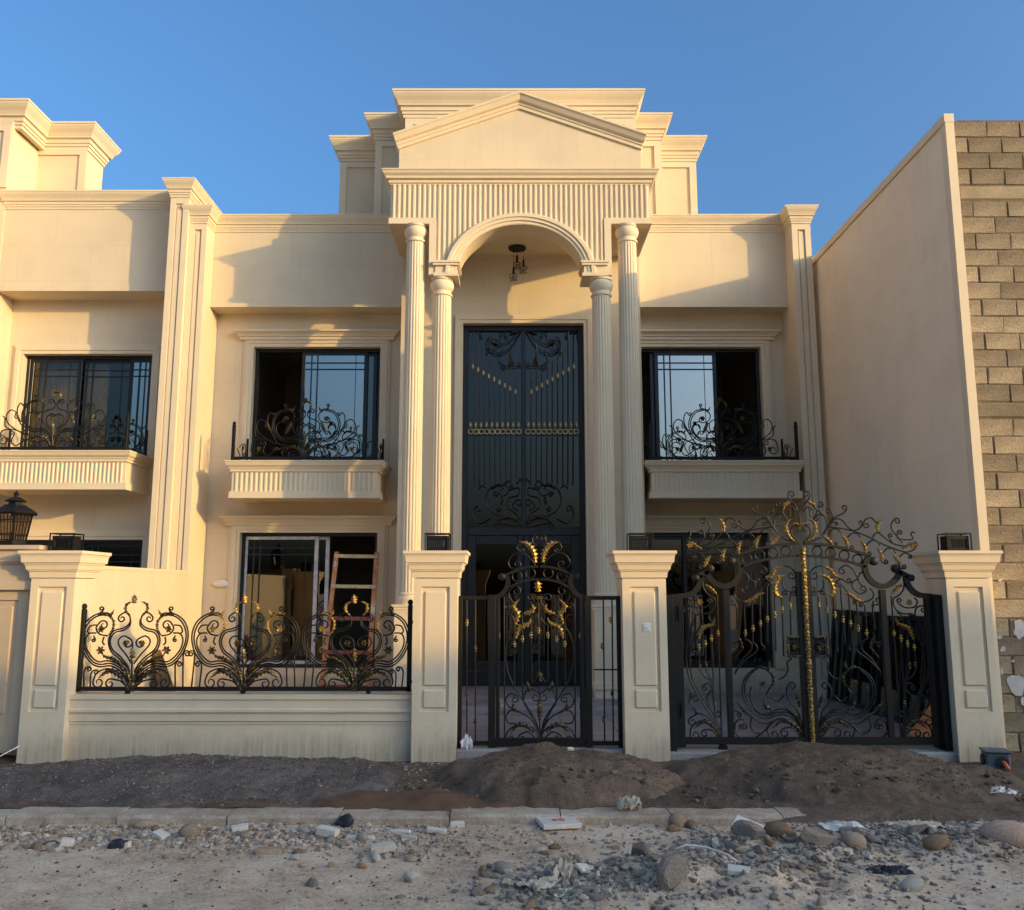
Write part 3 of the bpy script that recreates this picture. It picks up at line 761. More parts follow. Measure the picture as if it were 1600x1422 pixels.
IRON = {
'gate': [
  ('h',[(-683,1949),(-630,1874),(-641,1774),(-693,1696),(-785,1654),(-885,1682),(-953,1749),(-976,1809)],53),
  ('k',[(-720,1906)],43),
  ('k',[(-938,1832)],43),
  ('k',[(-1084,1739)],35),
  ('h',[(-941,1816),(-1054,1754)],47),
  ('h',[(-1038,1764),(-1040,1699),(-1083,1619),(-1155,1569),(-1271,1556)],51),
  ('h',[(-683,1954),(-580,1992),(-467,2025),(-262,2067),(-28,2083)],25),
  ('h',[(-631,1849),(-473,1899),(-268,1939),(-34,1962)],23),
  ('r',[(-560,1926)],47),
  ('r',[(-429,1966)],49),
  ('r',[(-291,1992)],49),
  ('r',[(-159,2009)],49),
  ('s',[(-264,2255),(-407,2237),(-541,2207),(-664,2161),(-789,2095),(-892,2050),(-995,2012),(-1076,1999),(-1136,2025),(-1170,2075),(-1149,2110)],None,None),
  ('f',[(-1129,2070)],39),
  ('l',[(-1014,2030),(-1064,2055),(-1108,2095),(-1139,2095)],43),
  ('s',[(-1074,2055),(-1003,2063),(-931,2085),(-848,2146),(-785,2202)],None,None),
  ('l',[(-783,2207),(-783,2257),(-801,2308),(-832,2354)],61),
  ('s',[(-776,2298),(-728,2344),(-668,2329),(-645,2283)],None,(-1,31,1.2)),
  ('s',[(-293,2286),(-372,2337),(-434,2313),(-477,2257),(-530,2217),(-590,2232),(-631,2273)],None,(-1,25,1.2)),
  ('s',[(-232,2181),(-293,2278),(-351,2349),(-431,2385),(-474,2421)],None,(-1,31,1.2)),
  ('s',[(-303,2298),(-335,2359),(-317,2421)],None,(-1,25,1.2)),
  ('s',[(-270,2232),(-313,2288),(-364,2300)],None,(1,16,1.2)),
  ('s',[(-222,2174),(-266,2247),(-266,2324),(-232,2380),(-165,2439)],None,None),
  ('l',[(-169,2436),(-152,2472),(-115,2497),(-73,2518)],61),
  ('s',[(-163,2456),(-214,2456)],None,(-1,29,1.2)),
  ('s',[(-243,2364),(-202,2380),(-157,2359)],None,(-1,23,1.2)),
  ('s',[(-27,2416),(-44,2477),(-97,2533),(-110,2574)],None,(-1,37,1.2)),
  ('s',[(-179,2426),(-162,2370),(-133,2339)],None,None),
  ('s',[(-107,2349),(-97,2441)],None,None),
  ('s',[(-42,2410),(-71,2456),(-112,2446)],None,(1,16,1.2)),
  ('s',[(-1027,2087),(-979,2156),(-932,2217),(-924,2278),(-958,2329)],None,(1,33,1.2)),
  ('s',[(-980,2144),(-983,2191)],None,(1,27,1.2)),
  ('s',[(-978,2141),(-1062,2121),(-1138,2131),(-1121,2176),(-1134,2202),(-1159,2190)],None,None),
  ('s',[(-923,2093),(-890,2151)],None,(1,23,1.2)),
  ('s',[(-68,2095),(-143,2121),(-193,2144)],None,None),
  ('l',[(-319,2055),(-297,2095),(-254,2136),(-207,2171)],59),
  ('l',[(-461,2037),(-459,2095),(-437,2136),(-405,2171)],59),
  ('l',[(-641,1982),(-641,2045),(-622,2085),(-595,2115)],59),
  ('l',[(-801,1904),(-804,1964),(-787,2009),(-762,2043)],59),
  ('l',[(-983,1839),(-973,1894),(-946,1939),(-915,1969)],59),
  ('s',[(-319,2055),(-354,2070)],None,(-1,14,1.2)),
  ('s',[(-464,2033),(-500,2023)],None,(-1,23,1.2)),
  ('s',[(-643,1976),(-672,1962)],None,(-1,23,1.2)),
  ('s',[(-803,1902),(-832,1884)],None,(-1,23,1.2)),
  ('s',[(-985,1836),(-1016,1829)],None,(-1,23,1.2)),
  ('s',[(-411,2195),(-367,2232),(-316,2225),(-280,2168)],None,None),
  ('s',[(-602,2144),(-577,2186),(-521,2188),(-472,2146)],None,None),
  ('s',[(-795,2065),(-758,2113),(-707,2112),(-656,2065)],None,None),
  ('s',[(-950,1986),(-928,2033),(-867,2033),(-818,1986)],None,None),
  ('s',[(-987,1949),(-1036,1989),(-1097,1969)],None,(1,20,1.2)),
  ('s',[(-805,2197),(-755,2186),(-731,2146),(-747,2126)],None,None),
  ('l',[(-36,2087),(-107,2136),(-151,2227),(-134,2303),(-72,2334)],68),
  ('s',[(-18,2090),(-90,2166),(-94,2237),(-49,2268),(-19,2232)],None,(-1,18,1.2)),
  ('l',[(-20,2237),(-24,2273),(-59,2283),(-95,2273)],41),
  ('S',[(-6,2227),(-7,2390)],None,None),
  ('s',[(-630,1806),(-578,1784),(-552,1732),(-578,1674),(-619,1644)],None,None),
  ('s',[(-550,1729),(-508,1819),(-444,1864),(-384,1839)],None,(-1,35,1.2)),
  ('s',[(-549,1726),(-496,1699),(-496,1634),(-557,1582),(-606,1594)],None,(-1,35,1.2)),
  ('s',[(-665,1636),(-699,1594),(-689,1540),(-630,1505),(-585,1498)],None,None),
  ('l',[(-595,1498),(-519,1525),(-456,1574),(-385,1589)],57),
  ('l',[(-378,1742),(-317,1764),(-274,1824),(-186,1861)],57),
  ('s',[(-191,1861),(-121,1842),(-81,1794)],None,(-1,45,1.2)),
  ('l',[(-222,1543),(-285,1579),(-289,1664),(-247,1739),(-160,1774)],80),
  ('s',[(-374,1734),(-446,1692)],None,(-1,27,1.2)),
  ('s',[(-374,1729),(-330,1694)],None,(-1,25,1.2)),
  ('s',[(-376,1679),(-467,1564),(-499,1525)],None,None),
  ('s',[(-209,1709),(-202,1644),(-163,1604),(-103,1602)],None,(1,27,1.2)),
  ('s',[(-221,1554),(-214,1589)],None,(-1,25,1.2)),
  ('s',[(-141,1545),(-129,1584)],None,(-1,27,1.2)),
  ('s',[(-692,1219),(-683,1446),(-742,1475)],None,(-1,37,1.2)),
  ('s',[(-677,1450),(-700,1510)],None,None),
  ('s',[(-608,1136),(-602,1465),(-561,1485)],None,(-1,18,1.2)),
  ('s',[(-532,1102),(-522,1495),(-495,1505)],None,(-1,16,1.2)),
  ('s',[(-454,1180),(-446,1569)],None,None),
  ('s',[(-388,1082),(-368,1694)],None,None),
  ('s',[(-307,1014),(-296,1569)],None,None),
  ('s',[(-234,965),(-223,1545)],None,None),
  ('s',[(-150,1170),(-141,1554)],None,None),
  ('d',[(-605,1200)],0),
  ('d',[(-526,1244)],0),
  ('d',[(-451,1291)],0),
  ('d',[(-378,1333)],0),
  ('d',[(-300,1378)],0),
  ('d',[(-224,1428)],0),
  ('d',[(-144,1467)],0),
  ('s',[(-608,1136),(-555,1097),(-555,1024),(-643,936),(-729,791)],None,None),
  ('s',[(-532,1102),(-494,1058),(-506,1009),(-604,936),(-720,820)],None,None),
  ('s',[(-454,1180),(-452,1092),(-419,1053),(-436,1024)],None,None),
  ('l',[(-637,1048),(-661,1112),(-682,1160),(-657,1204)],51),
  ('s',[(-637,1051),(-676,995),(-720,946)],None,None),
  ('s',[(-661,1102),(-716,1102)],None,(1,27,1.2)),
  ('s',[(-487,864),(-581,806),(-646,714),(-652,589),(-603,474),(-508,388),(-420,368),(-350,393),(-242,403),(-146,350),(-80,256)],None,None),
  ('s',[(-457,878),(-560,801),(-623,714),(-628,589),(-583,489),(-497,412),(-419,393),(-339,419),(-231,427),(-135,369),(-75,284)],None,None),
  ('s',[(-565,675),(-583,599),(-558,493),(-487,417),(-399,417),(-288,460),(-182,417),(-90,293)],None,None),
  ('l',[(-394,835),(-458,859),(-498,859)],45),
  ('l',[(-399,835),(-373,878),(-380,931)],45),
  ('l',[(-400,830),(-348,767),(-361,690),(-427,656)],41),
  ('s',[(-366,685),(-420,599),(-396,570)],None,None),
  ('f',[(-457,702)],35),
  ('l',[(-372,460),(-435,484),(-452,551)],61),
  ('s',[(-397,460),(-349,427)],None,None),
  ('l',[(-582,393),(-635,427),(-681,484),(-729,532)],41),
  ('s',[(-586,398),(-510,336),(-423,320),(-363,341)],None,None),
  ('s',[(-750,256),(-737,331),(-676,365),(-634,322)],None,(-1,35,1.2)),
  ('f',[(-687,293)],33),
  ('s',[(-745,237),(-694,185),(-586,178),(-486,227),(-393,317),(-292,371),(-167,317),(-82,218)],None,None),
  ('s',[(-577,379),(-591,293),(-554,237),(-505,227)],None,None),
  ('s',[(-742,446),(-694,427)],None,(-1,25,1.2)),
  ('s',[(-109,199),(-179,279),(-257,279)],None,(1,45,1.2)),
  ('l',[(-89,208),(-158,303),(-274,346),(-380,274)],66),
  ('s',[(-383,322),(-433,265),(-408,199)],None,(1,47,1.2)),
  ('s',[(-78,284),(-122,436),(-196,532),(-221,627),(-203,690)],None,(-1,41,1.2)),
  ('l',[(-95,474),(-116,551),(-135,608)],47),
  ('l',[(-81,227),(-116,360),(-191,427),(-262,493)],41),
  ('f',[(-82,208)],41),
  ('s',[(-294,743),(-234,772),(-196,839),(-202,907),(-156,946)],None,None),
  ('s',[(-252,589),(-284,551),(-324,532),(-371,579)],None,None),
  ('s',[(-1106,1540),(-1134,1505),(-1104,1450),(-1004,1444),(-940,1490)],None,(1,27,1.2)),
  ('f',[(-1052,1497)],35),
  ('l',[(-991,1669),(-947,1644),(-908,1604),(-867,1562)],57),
  ('s',[(-1013,1714),(-1007,1634),(-959,1569),(-902,1537),(-892,1475),(-933,1406),(-1006,1380),(-1076,1380),(-1127,1308),(-1173,1180),(-1198,1053),(-1205,946),(-1185,772),(-1121,627),(-1008,446),(-915,293),(-888,180)],None,None),
  ('s',[(-1137,1278),(-1101,1367),(-1122,1444),(-1179,1461)],None,(1,37,1.2)),
  ('s',[(-1018,1315),(-1092,1209),(-1143,1092),(-1164,946),(-1154,772),(-1077,599),(-964,436),(-892,256)],None,None),
  ('l',[(-1074,1131),(-1031,1239),(-929,1283),(-905,1352)],57),
  ('s',[(-899,1298),(-958,1327),(-966,1367),(-925,1391)],None,None),
  ('s',[(-1072,1121),(-1073,868),(-1032,772),(-959,719),(-948,532)],None,None),
  ('s',[(-1006,1170),(-1010,868),(-986,791),(-947,728)],None,None),
  ('s',[(-942,1258),(-940,417)],None,(1,35,1.2)),
  ('s',[(-875,1559),(-880,180)],None,None),
  ('d',[(-1074,1058)],0),
  ('d',[(-1008,1094)],0),
  ('d',[(-946,1146)],0),
  ('d',[(-878,1195)],0),
  ('d',[(-1073,884)],0),
  ('d',[(-1011,884)],0),
  ('d',[(-939,514)],0),
  ('s',[(-956,656),(-989,709),(-1040,685)],None,(1,27,1.2)),
  ('s',[(-952,647),(-1009,579),(-987,493)],None,None),
  ('s',[(-888,180),(-944,322),(-1078,415),(-1178,379)],None,(1,43,1.2)),
  ('s',[(-888,175),(-955,293),(-1071,346),(-1166,293),(-1188,227)],None,(1,53,1.2)),
  ('l',[(-894,199),(-955,293),(-1051,341),(-1152,265)],59),
  ('s',[(-895,175),(-976,256),(-1044,260)],None,(1,35,1.2)),
  ('s',[(-1098,415),(-1163,484),(-1185,541),(-1152,579)],None,(-1,35,1.2)),
  ('s',[(-1187,560),(-1165,618),(-1194,647)],None,None),
  ('l',[(-1098,407),(-1127,436),(-1135,474)],37),
],
'ped': [
  ('h',[(-356,1768),(-320,1738),(-317,1671),(-355,1598),(-423,1548),(-504,1531)],48),
  ('k',[(-378,1748)],38),
  ('h',[(-322,1774),(-220,1819),(-107,1846),(-11,1853)],25),
  ('h',[(-305,1643),(-198,1696),(-85,1721),(-8,1725)],23),
  ('r',[(-226,1752)],48),
  ('r',[(-90,1785)],48),
  ('s',[(-39,1861),(-101,1943),(-186,1990),(-265,1968),(-311,1900),(-288,1838),(-226,1835)],None,(1,41,1.2)),
  ('l',[(-39,1891),(-52,1990),(-112,2075),(-208,2103)],82),
  ('s',[(-206,2086),(-229,2041),(-191,2002)],None,(1,23,1.2)),
  ('s',[(-19,2064),(-61,2086),(-70,2132)],None,(-1,27,1.2)),
  ('L',[(-11,1598),(-15,1654),(-17,1734)],91),
  ('s',[(-11,1529),(-57,1570)],None,(1,39,1.2)),
  ('f',[(-11,1537)],21),
  ('s',[(-11,1520),(-35,1465),(-91,1404),(-153,1376),(-221,1321),(-260,1250),(-305,1173),(-332,1091),(-340,960),(-310,797),(-238,646),(-127,485),(-40,347),(-4,198)],None,None),
  ('s',[(-243,1465),(-301,1543),(-305,1604),(-265,1643)],None,(-1,50,1.2)),
  ('l',[(-243,1277),(-211,1376),(-260,1454),(-198,1531)],66),
  ('s',[(-254,1481),(-316,1485)],None,(1,30,1.2)),
  ('s',[(-327,1374),(-271,1360),(-252,1288),(-252,1156)],None,None),
  ('l',[(-153,1382),(-97,1398),(-58,1432),(-80,1487)],62),
  ('l',[(-243,1140),(-198,1244),(-108,1288),(-80,1349)],75),
  ('s',[(-84,1299),(-81,1266)],None,None),
  ('s',[(-80,1387),(-18,1376),(-24,1321),(-58,1277)],None,(-1,21,1.2)),
  ('s',[(-173,1376),(-168,539)],None,None),
  ('S',[(-9,1487),(-8,819)],None,None),
  ('s',[(-409,1531),(-402,140)],None,None),
  ('s',[(-355,1554),(-347,140)],None,None),
  ('s',[(-252,1156),(-252,678)],None,None),
  ('s',[(-84,1277),(-80,732)],None,None),
  ('d',[(-409,1171)],0),
  ('d',[(-404,485)],0),
  ('d',[(-251,1091)],0),
  ('d',[(-170,1140)],0),
  ('d',[(-84,1178)],0),
  ('D',[(-8,1222)],0),
  ('s',[(-80,732),(-66,711),(-32,743),(-8,797)],None,None),
  ('L',[(-4,722),(-6,776),(-6,835)],80),
  ('l',[(-94,625),(-116,678),(-127,732)],57),
  ('s',[(-4,240),(-109,442),(-155,517),(-144,614),(-83,652),(-16,614)],None,(-1,48,1.2)),
  ('S',[(-5,678),(-2,134)],None,None),
  ('L',[(-3,347),(-3,464),(-4,576)],75),
  ('s',[(-4,208),(-84,357),(-194,426),(-304,480),(-337,549),(-299,603),(-238,592)],None,(-1,39,1.2)),
  ('l',[(-205,432),(-254,464),(-271,528)],52),
  ('s',[(-238,320),(-310,325),(-334,378),(-299,442),(-243,442)],None,None),
  ('s',[(-2,187),(-67,277),(-199,309),(-304,261),(-337,198)],None,(1,50,1.2)),
  ('l',[(-57,240),(-133,299),(-221,304),(-288,230)],68),
  ('s',[(-35,171),(-117,240),(-189,219)],None,(1,39,1.2)),
  ('f',[(-4,161)],50),
  ('S',[(-832,817),(-349,820)],None,None),
  ('S',[(535,837),(791,837)],None,None),
  ('s',[(-729,1531),(-718,119)],None,None),
  ('s',[(-642,1531),(-634,119)],None,None),
  ('D',[(-725,1299)],0),
  ('D',[(-722,598)],0),
  ('D',[(-639,1049)],0),
  ('D',[(-637,341)],0),
  ('D',[(710,1323)],0),
  ('D',[(623,1069)],0),
  ('D',[(716,614)],0),
  ('D',[(629,362)],0),
],
'fence': [
  ('s',[(-244,1368),(-289,1390),(-397,1377),(-487,1310),(-530,1209),(-529,1104),(-486,988),(-404,893),(-316,864),(-231,875),(-143,841),(-60,758),(-19,659)],None,None),
  ('s',[(-244,1356),(-288,1371),(-389,1358),(-468,1296),(-509,1204),(-509,1104),(-468,998),(-395,912),(-318,887),(-227,898),(-133,860),(-47,770),(-16,685)],None,None),
  ('l',[(-386,1379),(-321,1384),(-255,1368),(-222,1427)],50),
  ('s',[(-375,1381),(-337,1411)],None,(1,24,1.2)),
  ('l',[(-282,1368),(-224,1315),(-224,1230),(-278,1156)],37),
  ('s',[(-273,1167),(-350,1183),(-387,1241),(-358,1294)],None,(-1,48,1.2)),
  ('f',[(-337,1230)],37),
  ('s',[(-389,1273),(-453,1262),(-476,1209),(-453,1188)],None,None),
  ('s',[(-305,1156),(-317,1104),(-294,1077)],None,None),
  ('l',[(-66,1368),(-107,1411),(-100,1475),(-37,1507)],44),
  ('L',[(-25,1486),(-26,1529),(-29,1577)],81),
  ('s',[(-72,1384),(-116,1395),(-158,1368)],None,(1,39,1.2)),
  ('s',[(-70,1379),(-52,1326),(-65,1278),(-122,1239),(-202,1220),(-246,1167),(-255,1093),(-219,1009),(-139,946),(-70,872),(-27,789),(-7,664)],None,None),
  ('s',[(-49,1326),(-51,1268),(-110,1220),(-189,1202),(-229,1156),(-236,1093),(-204,1025),(-124,962),(-54,883),(-21,810)],None,None),
  ('s',[(-9,893),(-72,983),(-148,1072),(-154,1130),(-106,1165),(-45,1140)],None,(-1,50,1.2)),
  ('f',[(-83,1095)],33),
  ('S',[(-16,1104),(0,659)],None,None),
  ('L',[(-8,914),(-11,988),(-14,1061)],77),
  ('s',[(-383,1193),(-453,1188),(-484,1125),(-467,1040),(-406,956),(-336,912),(-256,923),(-157,899),(-72,831),(-21,726)],None,None),
  ('s',[(-408,1167),(-390,1135)],None,(-1,18,1.2)),
  ('f',[(-328,1025)],46),
  ('l',[(-114,893),(-214,946),(-280,962),(-321,1004)],53),
  ('l',[(-24,747),(-77,820),(-114,893),(-160,935)],44),
  ('l',[(-23,654),(-106,768),(-227,825),(-340,752)],77),
  ('s',[(-14,654),(-96,779),(-229,846),(-344,810),(-379,737)],None,(1,57,1.2)),
  ('s',[(-25,649),(-102,721),(-200,747)],None,(1,48,1.2)),
  ('l',[(-65,649),(-109,659),(-150,643)],33),
  ('f',[(-5,669)],50),
  ('l',[(0,664),(-32,789),(-83,904)],55),
],
'fencebar': [
  ('S',[(-468,633),(-479,825),(-445,862)],None,(-1,24,1.2)),
  ('S',[(-404,633),(-408,799),(-373,833)],None,(-1,24,1.2)),
  ('S',[(435,643),(423,883),(455,914)],None,(-1,26,1.2)),
  ('S',[(512,643),(498,983),(533,1019)],None,(-1,28,1.2)),
],
'balc': [
  ('F',[(-24,4512)],40),
  ('l',[(-8,4488),(52,4464),(70,4378)],53),
  ('s',[(61,4378),(14,4307),(40,4229),(126,4202),(196,4158),(204,4064),(149,3971),(68,3893),(18,3769),(8,3629)],None,None),
  ('s',[(30,4307),(51,4349)],None,(-1,40,1.2)),
  ('l',[(343,4370),(259,4359),(221,4338),(180,4412)],53),
  ('s',[(312,4378),(342,4409)],None,(1,25,1.2)),
  ('s',[(231,4349),(185,4268),(219,4182),(296,4155)],None,(1,53,1.2)),
  ('f',[(307,4221)],43),
  ('s',[(289,4367),(421,4334),(507,4213),(518,4064),(457,3940),(337,3862),(199,3869),(93,3823),(19,3660)],None,None),
  ('s',[(290,4346),(407,4312),(483,4202),(490,4072),(435,3961),(328,3887),(198,3893),(77,3846),(13,3707)],None,None),
  ('s',[(350,4174),(435,4142),(457,4033),(373,3927),(228,3911),(106,3890),(27,3753)],None,None),
  ('l',[(227,4158),(269,4064),(310,3971)],77),
  ('s',[(523,4283),(550,4318),(594,4236),(578,4095),(514,3971),(414,3831),(232,3776)],(-1,28,1.0),None),
  ('s',[(628,4111),(619,4174),(695,4205),(758,4127),(738,4017),(626,3916),(445,3831),(232,3781)],(-1,34,1.0),None),
  ('l',[(524,4017),(575,4080),(603,4174)],59),
  ('s',[(820,4111),(778,4077),(766,3955),(688,3908)],None,None),
  ('s',[(445,3815),(612,3893),(796,3877),(833,3753)],None,(-1,74,1.2)),
  ('f',[(705,3745)],40),
  ('s',[(324,3781),(464,3714),(573,3642),(645,3707),(614,3815)],None,(-1,46,1.2)),
  ('l',[(387,3738),(447,3753),(510,3722)],53),
  ('s',[(11,3637),(103,3761),(255,3796),(338,3738)],None,(-1,68,1.2)),
  ('l',[(31,3645),(111,3753),(232,3784),(327,3707)],68),
  ('s',[(31,3629),(127,3722),(220,3703)],None,(-1,53,1.2)),
  ('s',[(-17,4108),(51,4142),(133,4088),(118,3986),(32,3901)],(-1,31,0.8),None),
  ('f',[(61,4080)],40),
  ('L',[(-14,3815),(-21,3924),(-25,4033)],68),
  ('l',[(5,3645),(-20,3784),(-93,3877),(-203,3955)],56),
],
'door': [
  ('s',[(-802,5685),(-770,3227)],None,None),
  ('s',[(-719,5685),(-690,3227)],None,None),
  ('s',[(-635,5366),(-609,3227)],None,None),
  ('s',[(-550,5297),(-526,3227)],None,None),
  ('s',[(-464,5199),(-443,3227)],None,None),
  ('s',[(-382,5122),(-362,3227)],None,None),
  ('s',[(-292,5083),(-275,3227)],None,None),
  ('s',[(-210,5083),(-194,3227)],None,None),
  ('s',[(-125,5096),(-111,3227)],None,None),
  ('d',[(-798,5109)],0),
  ('d',[(-714,5057)],0),
  ('d',[(-629,5006)],0),
  ('d',[(-545,4954)],0),
  ('d',[(-461,4902)],0),
  ('d',[(-377,4851)],0),
  ('d',[(-293,4799)],0),
  ('d',[(-210,4748)],0),
  ('d',[(-126,4697)],0),
  ('r',[(-825,4058)],38),
  ('r',[(-741,4058)],38),
  ('r',[(-658,4058)],38),
  ('r',[(-574,4058)],38),
  ('r',[(-490,4058)],38),
  ('r',[(-406,4058)],38),
  ('r',[(-322,4058)],38),
  ('r',[(-239,4058)],38),
  ('r',[(-155,4058)],38),
  ('r',[(-71,4058)],38),
  ('d',[(-831,4170)],0),
  ('d',[(-747,4170)],0),
  ('d',[(-663,4170)],0),
  ('d',[(-579,4170)],0),
  ('d',[(-495,4170)],0),
  ('d',[(-411,4170)],0),
  ('d',[(-328,4170)],0),
  ('d',[(-244,4170)],0),
  ('d',[(-160,4170)],0),
  ('d',[(-76,4170)],0),
  ('s',[(-37,5695),(-182,5457),(-332,5328),(-482,5358)],None,(-1,101,1.2)),
  ('s',[(-52,5685),(-220,5534),(-357,5457)],None,(-1,50,1.2)),
  ('f',[(-453,5513)],50),
  ('l',[(-507,5340),(-583,5418),(-571,5547),(-496,5599)],45),
  ('l',[(-69,5685),(-157,5677),(-245,5638)],55),
  ('s',[(-357,5328),(-382,5199),(-257,5109),(-82,5109)],None,(1,35,1.2)),
  ('s',[(-195,5508),(-220,5302),(-157,5199)],None,(-1,35,1.2)),
  ('l',[(-232,5122),(-207,5225),(-195,5353)],55),
  ('s',[(-320,5379),(-432,5302),(-557,5366)],None,(1,30,1.2)),
  ('s',[(-719,5685),(-671,5625)],None,(-1,25,1.2)),
  ('s',[(-382,5122),(-319,5071)],None,(1,25,1.2)),
  ('s',[(-358,5586),(-383,5651),(-283,5638)],None,(-1,30,1.2)),
  ('s',[(-17,2580),(-133,2721),(-352,2738),(-517,2835),(-584,3006),(-519,3177),(-353,3227)],None,(-1,101,1.2)),
  ('f',[(-426,3087)],50),
  ('s',[(-22,2604),(-109,2774),(-243,2872),(-231,3018),(-84,3067),(-72,3177),(-170,3165)],None,(-1,35,1.2)),
  ('s',[(-85,2823),(-170,2884),(-133,2969)],None,(-1,60,1.2)),
  ('l',[(-36,2604),(-182,2714),(-352,2701),(-424,2604)],81),
  ('s',[(-36,2556),(-230,2604),(-400,2629)],None,(1,55,1.2)),
  ('s',[(-517,2701),(-667,2629),(-764,2726),(-765,2847)],None,(-1,55,1.2)),
  ('f',[(-388,2847)],45),
  ('l',[(-499,3165),(-402,3227),(-304,3190)],60),
  ('s',[(-328,3227),(-218,3288),(-182,3190)],None,(-1,35,1.2)),
  ('s',[(-109,3239),(-60,3313)],None,(-1,30,1.2)),
  ('s',[(-694,3165),(-646,3219),(-584,3177)],None,None),
  ('l',[(-352,2920),(-328,3018),(-365,3092)],50),
],
}
# ================================================================== wrought iron
def spline(pts, step=.03):
    """Catmull-Rom through 2-D points, resampled"""
    P = [Vector(p) for p in pts]
    if len(P) == 2: return P
    out = []
    n = len(P)
    for i in range(n-1):
        p0 = P[i-1] if i else P[0]*2 - P[1]
        p3 = P[i+2] if i+2 < n else P[-1]*2 - P[-2]
        p1, p2 = P[i], P[i+1]
        k = max(2, min(9, int((p2-p1).length/step)+1))
        for j in range(k):
            t = j/k
            out.append(.5*((2*p1) + (p2-p0)*t + (2*p0-5*p1+4*p2-p3)*t*t + (3*p1-p0-3*p2+p3)*t**3))
    out.append(P[-1])
    return out

def curl(p, d, sign, r, turns):
    """spiral leaving p in direction d, tightening; sign +1 turns left"""
    out = []
    ang = math.atan2(d.y, d.x)
    total = turns*2*math.pi
    n = max(8, int(14*turns))
    q = p.copy()
    for i in range(n):
        t = (i+.5)/n
        rr = r*(1-.72*t)
        da = total/n
        ang += sign*da/2
        q = q + Vector((math.cos(ang), math.sin(ang)))*(rr*da)
        ang += sign*da/2
        out.append(q.copy())
    return out

def scroll_line(pts, c0, c1):
    L_ = spline([(x/1000, z/1000) for x, z in pts])
    if c1:
        L_ = L_ + curl(L_[-1], (L_[-1]-L_[-2]), c1[0], c1[1]/1000, c1[2])
    if c0:
        L_ = curl(L_[0], (L_[0]-L_[1]), c0[0], c0[1]/1000, c0[2])[::-1] + L_
    return L_

def leaf_mesh(pts, w, y=0.0):
    """acanthus leaf: ridged blade along a curve, toothed edges"""
    C = spline([(x/1000, z/1000) for x, z in pts], .02)
    # resample evenly
    L_ = [0]
    for a, b in zip(C, C[1:]): L_.append(L_[-1]+(b-a).length)
    n = max(10, min(26, int(L_[-1]/.012)))
    S_ = []
    j = 0
    for i in range(n+1):
        s = L_[-1]*i/n
        while j < len(L_)-2 and L_[j+1] < s: j += 1
        t = (s-L_[j])/max(1e-9, L_[j+1]-L_[j])
        S_.append(C[j].lerp(C[j+1], min(1, t)))
    vs, fs = [], []
    for i, p in enumerate(S_):
        d = (S_[min(i+1, n)]-S_[max(i-1, 0)]).normalized()
        nn = Vector((-d.y, d.x))
        t = i/n
        ww = .86*w/2000*(.28+.95*math.sin(math.pi*min(1, t*.93+.06))**.8)*(1-.55*max(0, t-.8)/.2)
        tooth = 1.0 if i % 3 == 1 else (.72 if i % 3 == 2 else .42)
        if i in (0, n): tooth = .35
        hgt = .010+.012*math.sin(math.pi*t)
        a = p + nn*ww*tooth - d*.006*(i % 3); b = p - nn*ww*tooth - d*.006*(i % 3)
        vs += [(a.x, y+.003, a.y), (p.x, y-hgt, p.y), (b.x, y+.003, b.y), (p.x, y+.010, p.y)]
    for i in range(n):
        for q in range(4):
            q2 = (q+1) % 4
            fs.append((i*4+q, i*4+q2, (i+1)*4+q2, (i+1)*4+q))
    fs.append((0, 1, 2, 3)); fs.append((n*4, n*4+1, n*4+2, n*4+3))
    return vs, fs

def flower_mesh(x, z, r, y=0.0, petals=6):
    vs, fs = [(x, y-.022, z)], []
    n = petals*4
    for ring, (k, dy) in enumerate(((.28, -.014), (.62, -.024), (1.0, -.004))):
        for i in range(n):
            a = 2*math.pi*i/n
            m = 1 if ring == 0 else (1, .86, .55 if ring == 2 else .75, .86)[i % 4]
            vs.append((x + r*k*m*math.cos(a), y+dy, z + r*k*m*math.sin(a)))
    for i in range(n):
        vs.append((x + r*.5*math.cos(2*math.pi*i/n), y+.008, z + r*.5*math.sin(2*math.pi*i/n)))
    for i in range(n):
        j = (i+1) % n
        fs.append((0, 1+j, 1+i))
        for q in range(3): fs.append((1+q*n+i, 1+q*n+j, 1+(q+1)*n+j, 1+(q+1)*n+i))
    fs.append(tuple(1+3*n+i for i in range(n)))
    return vs, fs

def bead_mesh(x, z, y=0.0, s=1.0):
    m = MB()
    m.lathe([(.006*s, z-.036*s), (.011*s, z-.034*s), (.012*s, z-.026*s), (.008*s, z-.022*s), (.017*s, z-.014*s), (.019*s, z-.004*s), (.013*s, z+.004*s), (.008*s, z+.008*s), (.014*s, z+.015*s), (.013*s, z+.024*s), (.006*s, z+.03*s)], x, y, 8)
    return m.v, m.f

def ring_pts(x, z, r, n=20):
    return [Vector((x+r*math.cos(2*math.pi*i/n), z+r*math.sin(2*math.pi*i/n))) for i in range(n+1)]

def heavy_mesh(pts, w, d=.045, y=0.0):
    """flat bar of width w following a curve in the gate's plane"""
    C = spline([(x/1000, z/1000) for x, z in pts], .03)
    vs, fs = [], []
    n = len(C)
    for i, p in enumerate(C):
        t = (C[min(i+1, n-1)]-C[max(i-1, 0)]).normalized(); nn = Vector((-t.y, t.x))*w/2000
        a, b = p+nn, p-nn
        vs += [(a.x, y-d/2, a.y), (b.x, y-d/2, b.y), (b.x, y+d/2, b.y), (a.x, y+d/2, a.y)]
    for i in range(n-1):
        for q in range(4):
            fs.append((i*4+q, i*4+(q+1) % 4, (i+1)*4+(q+1) % 4, (i+1)*4+q))
    fs.append((0, 1, 2, 3)); fs.append(tuple((n-1)*4+q for q in range(4)))
    return vs, fs

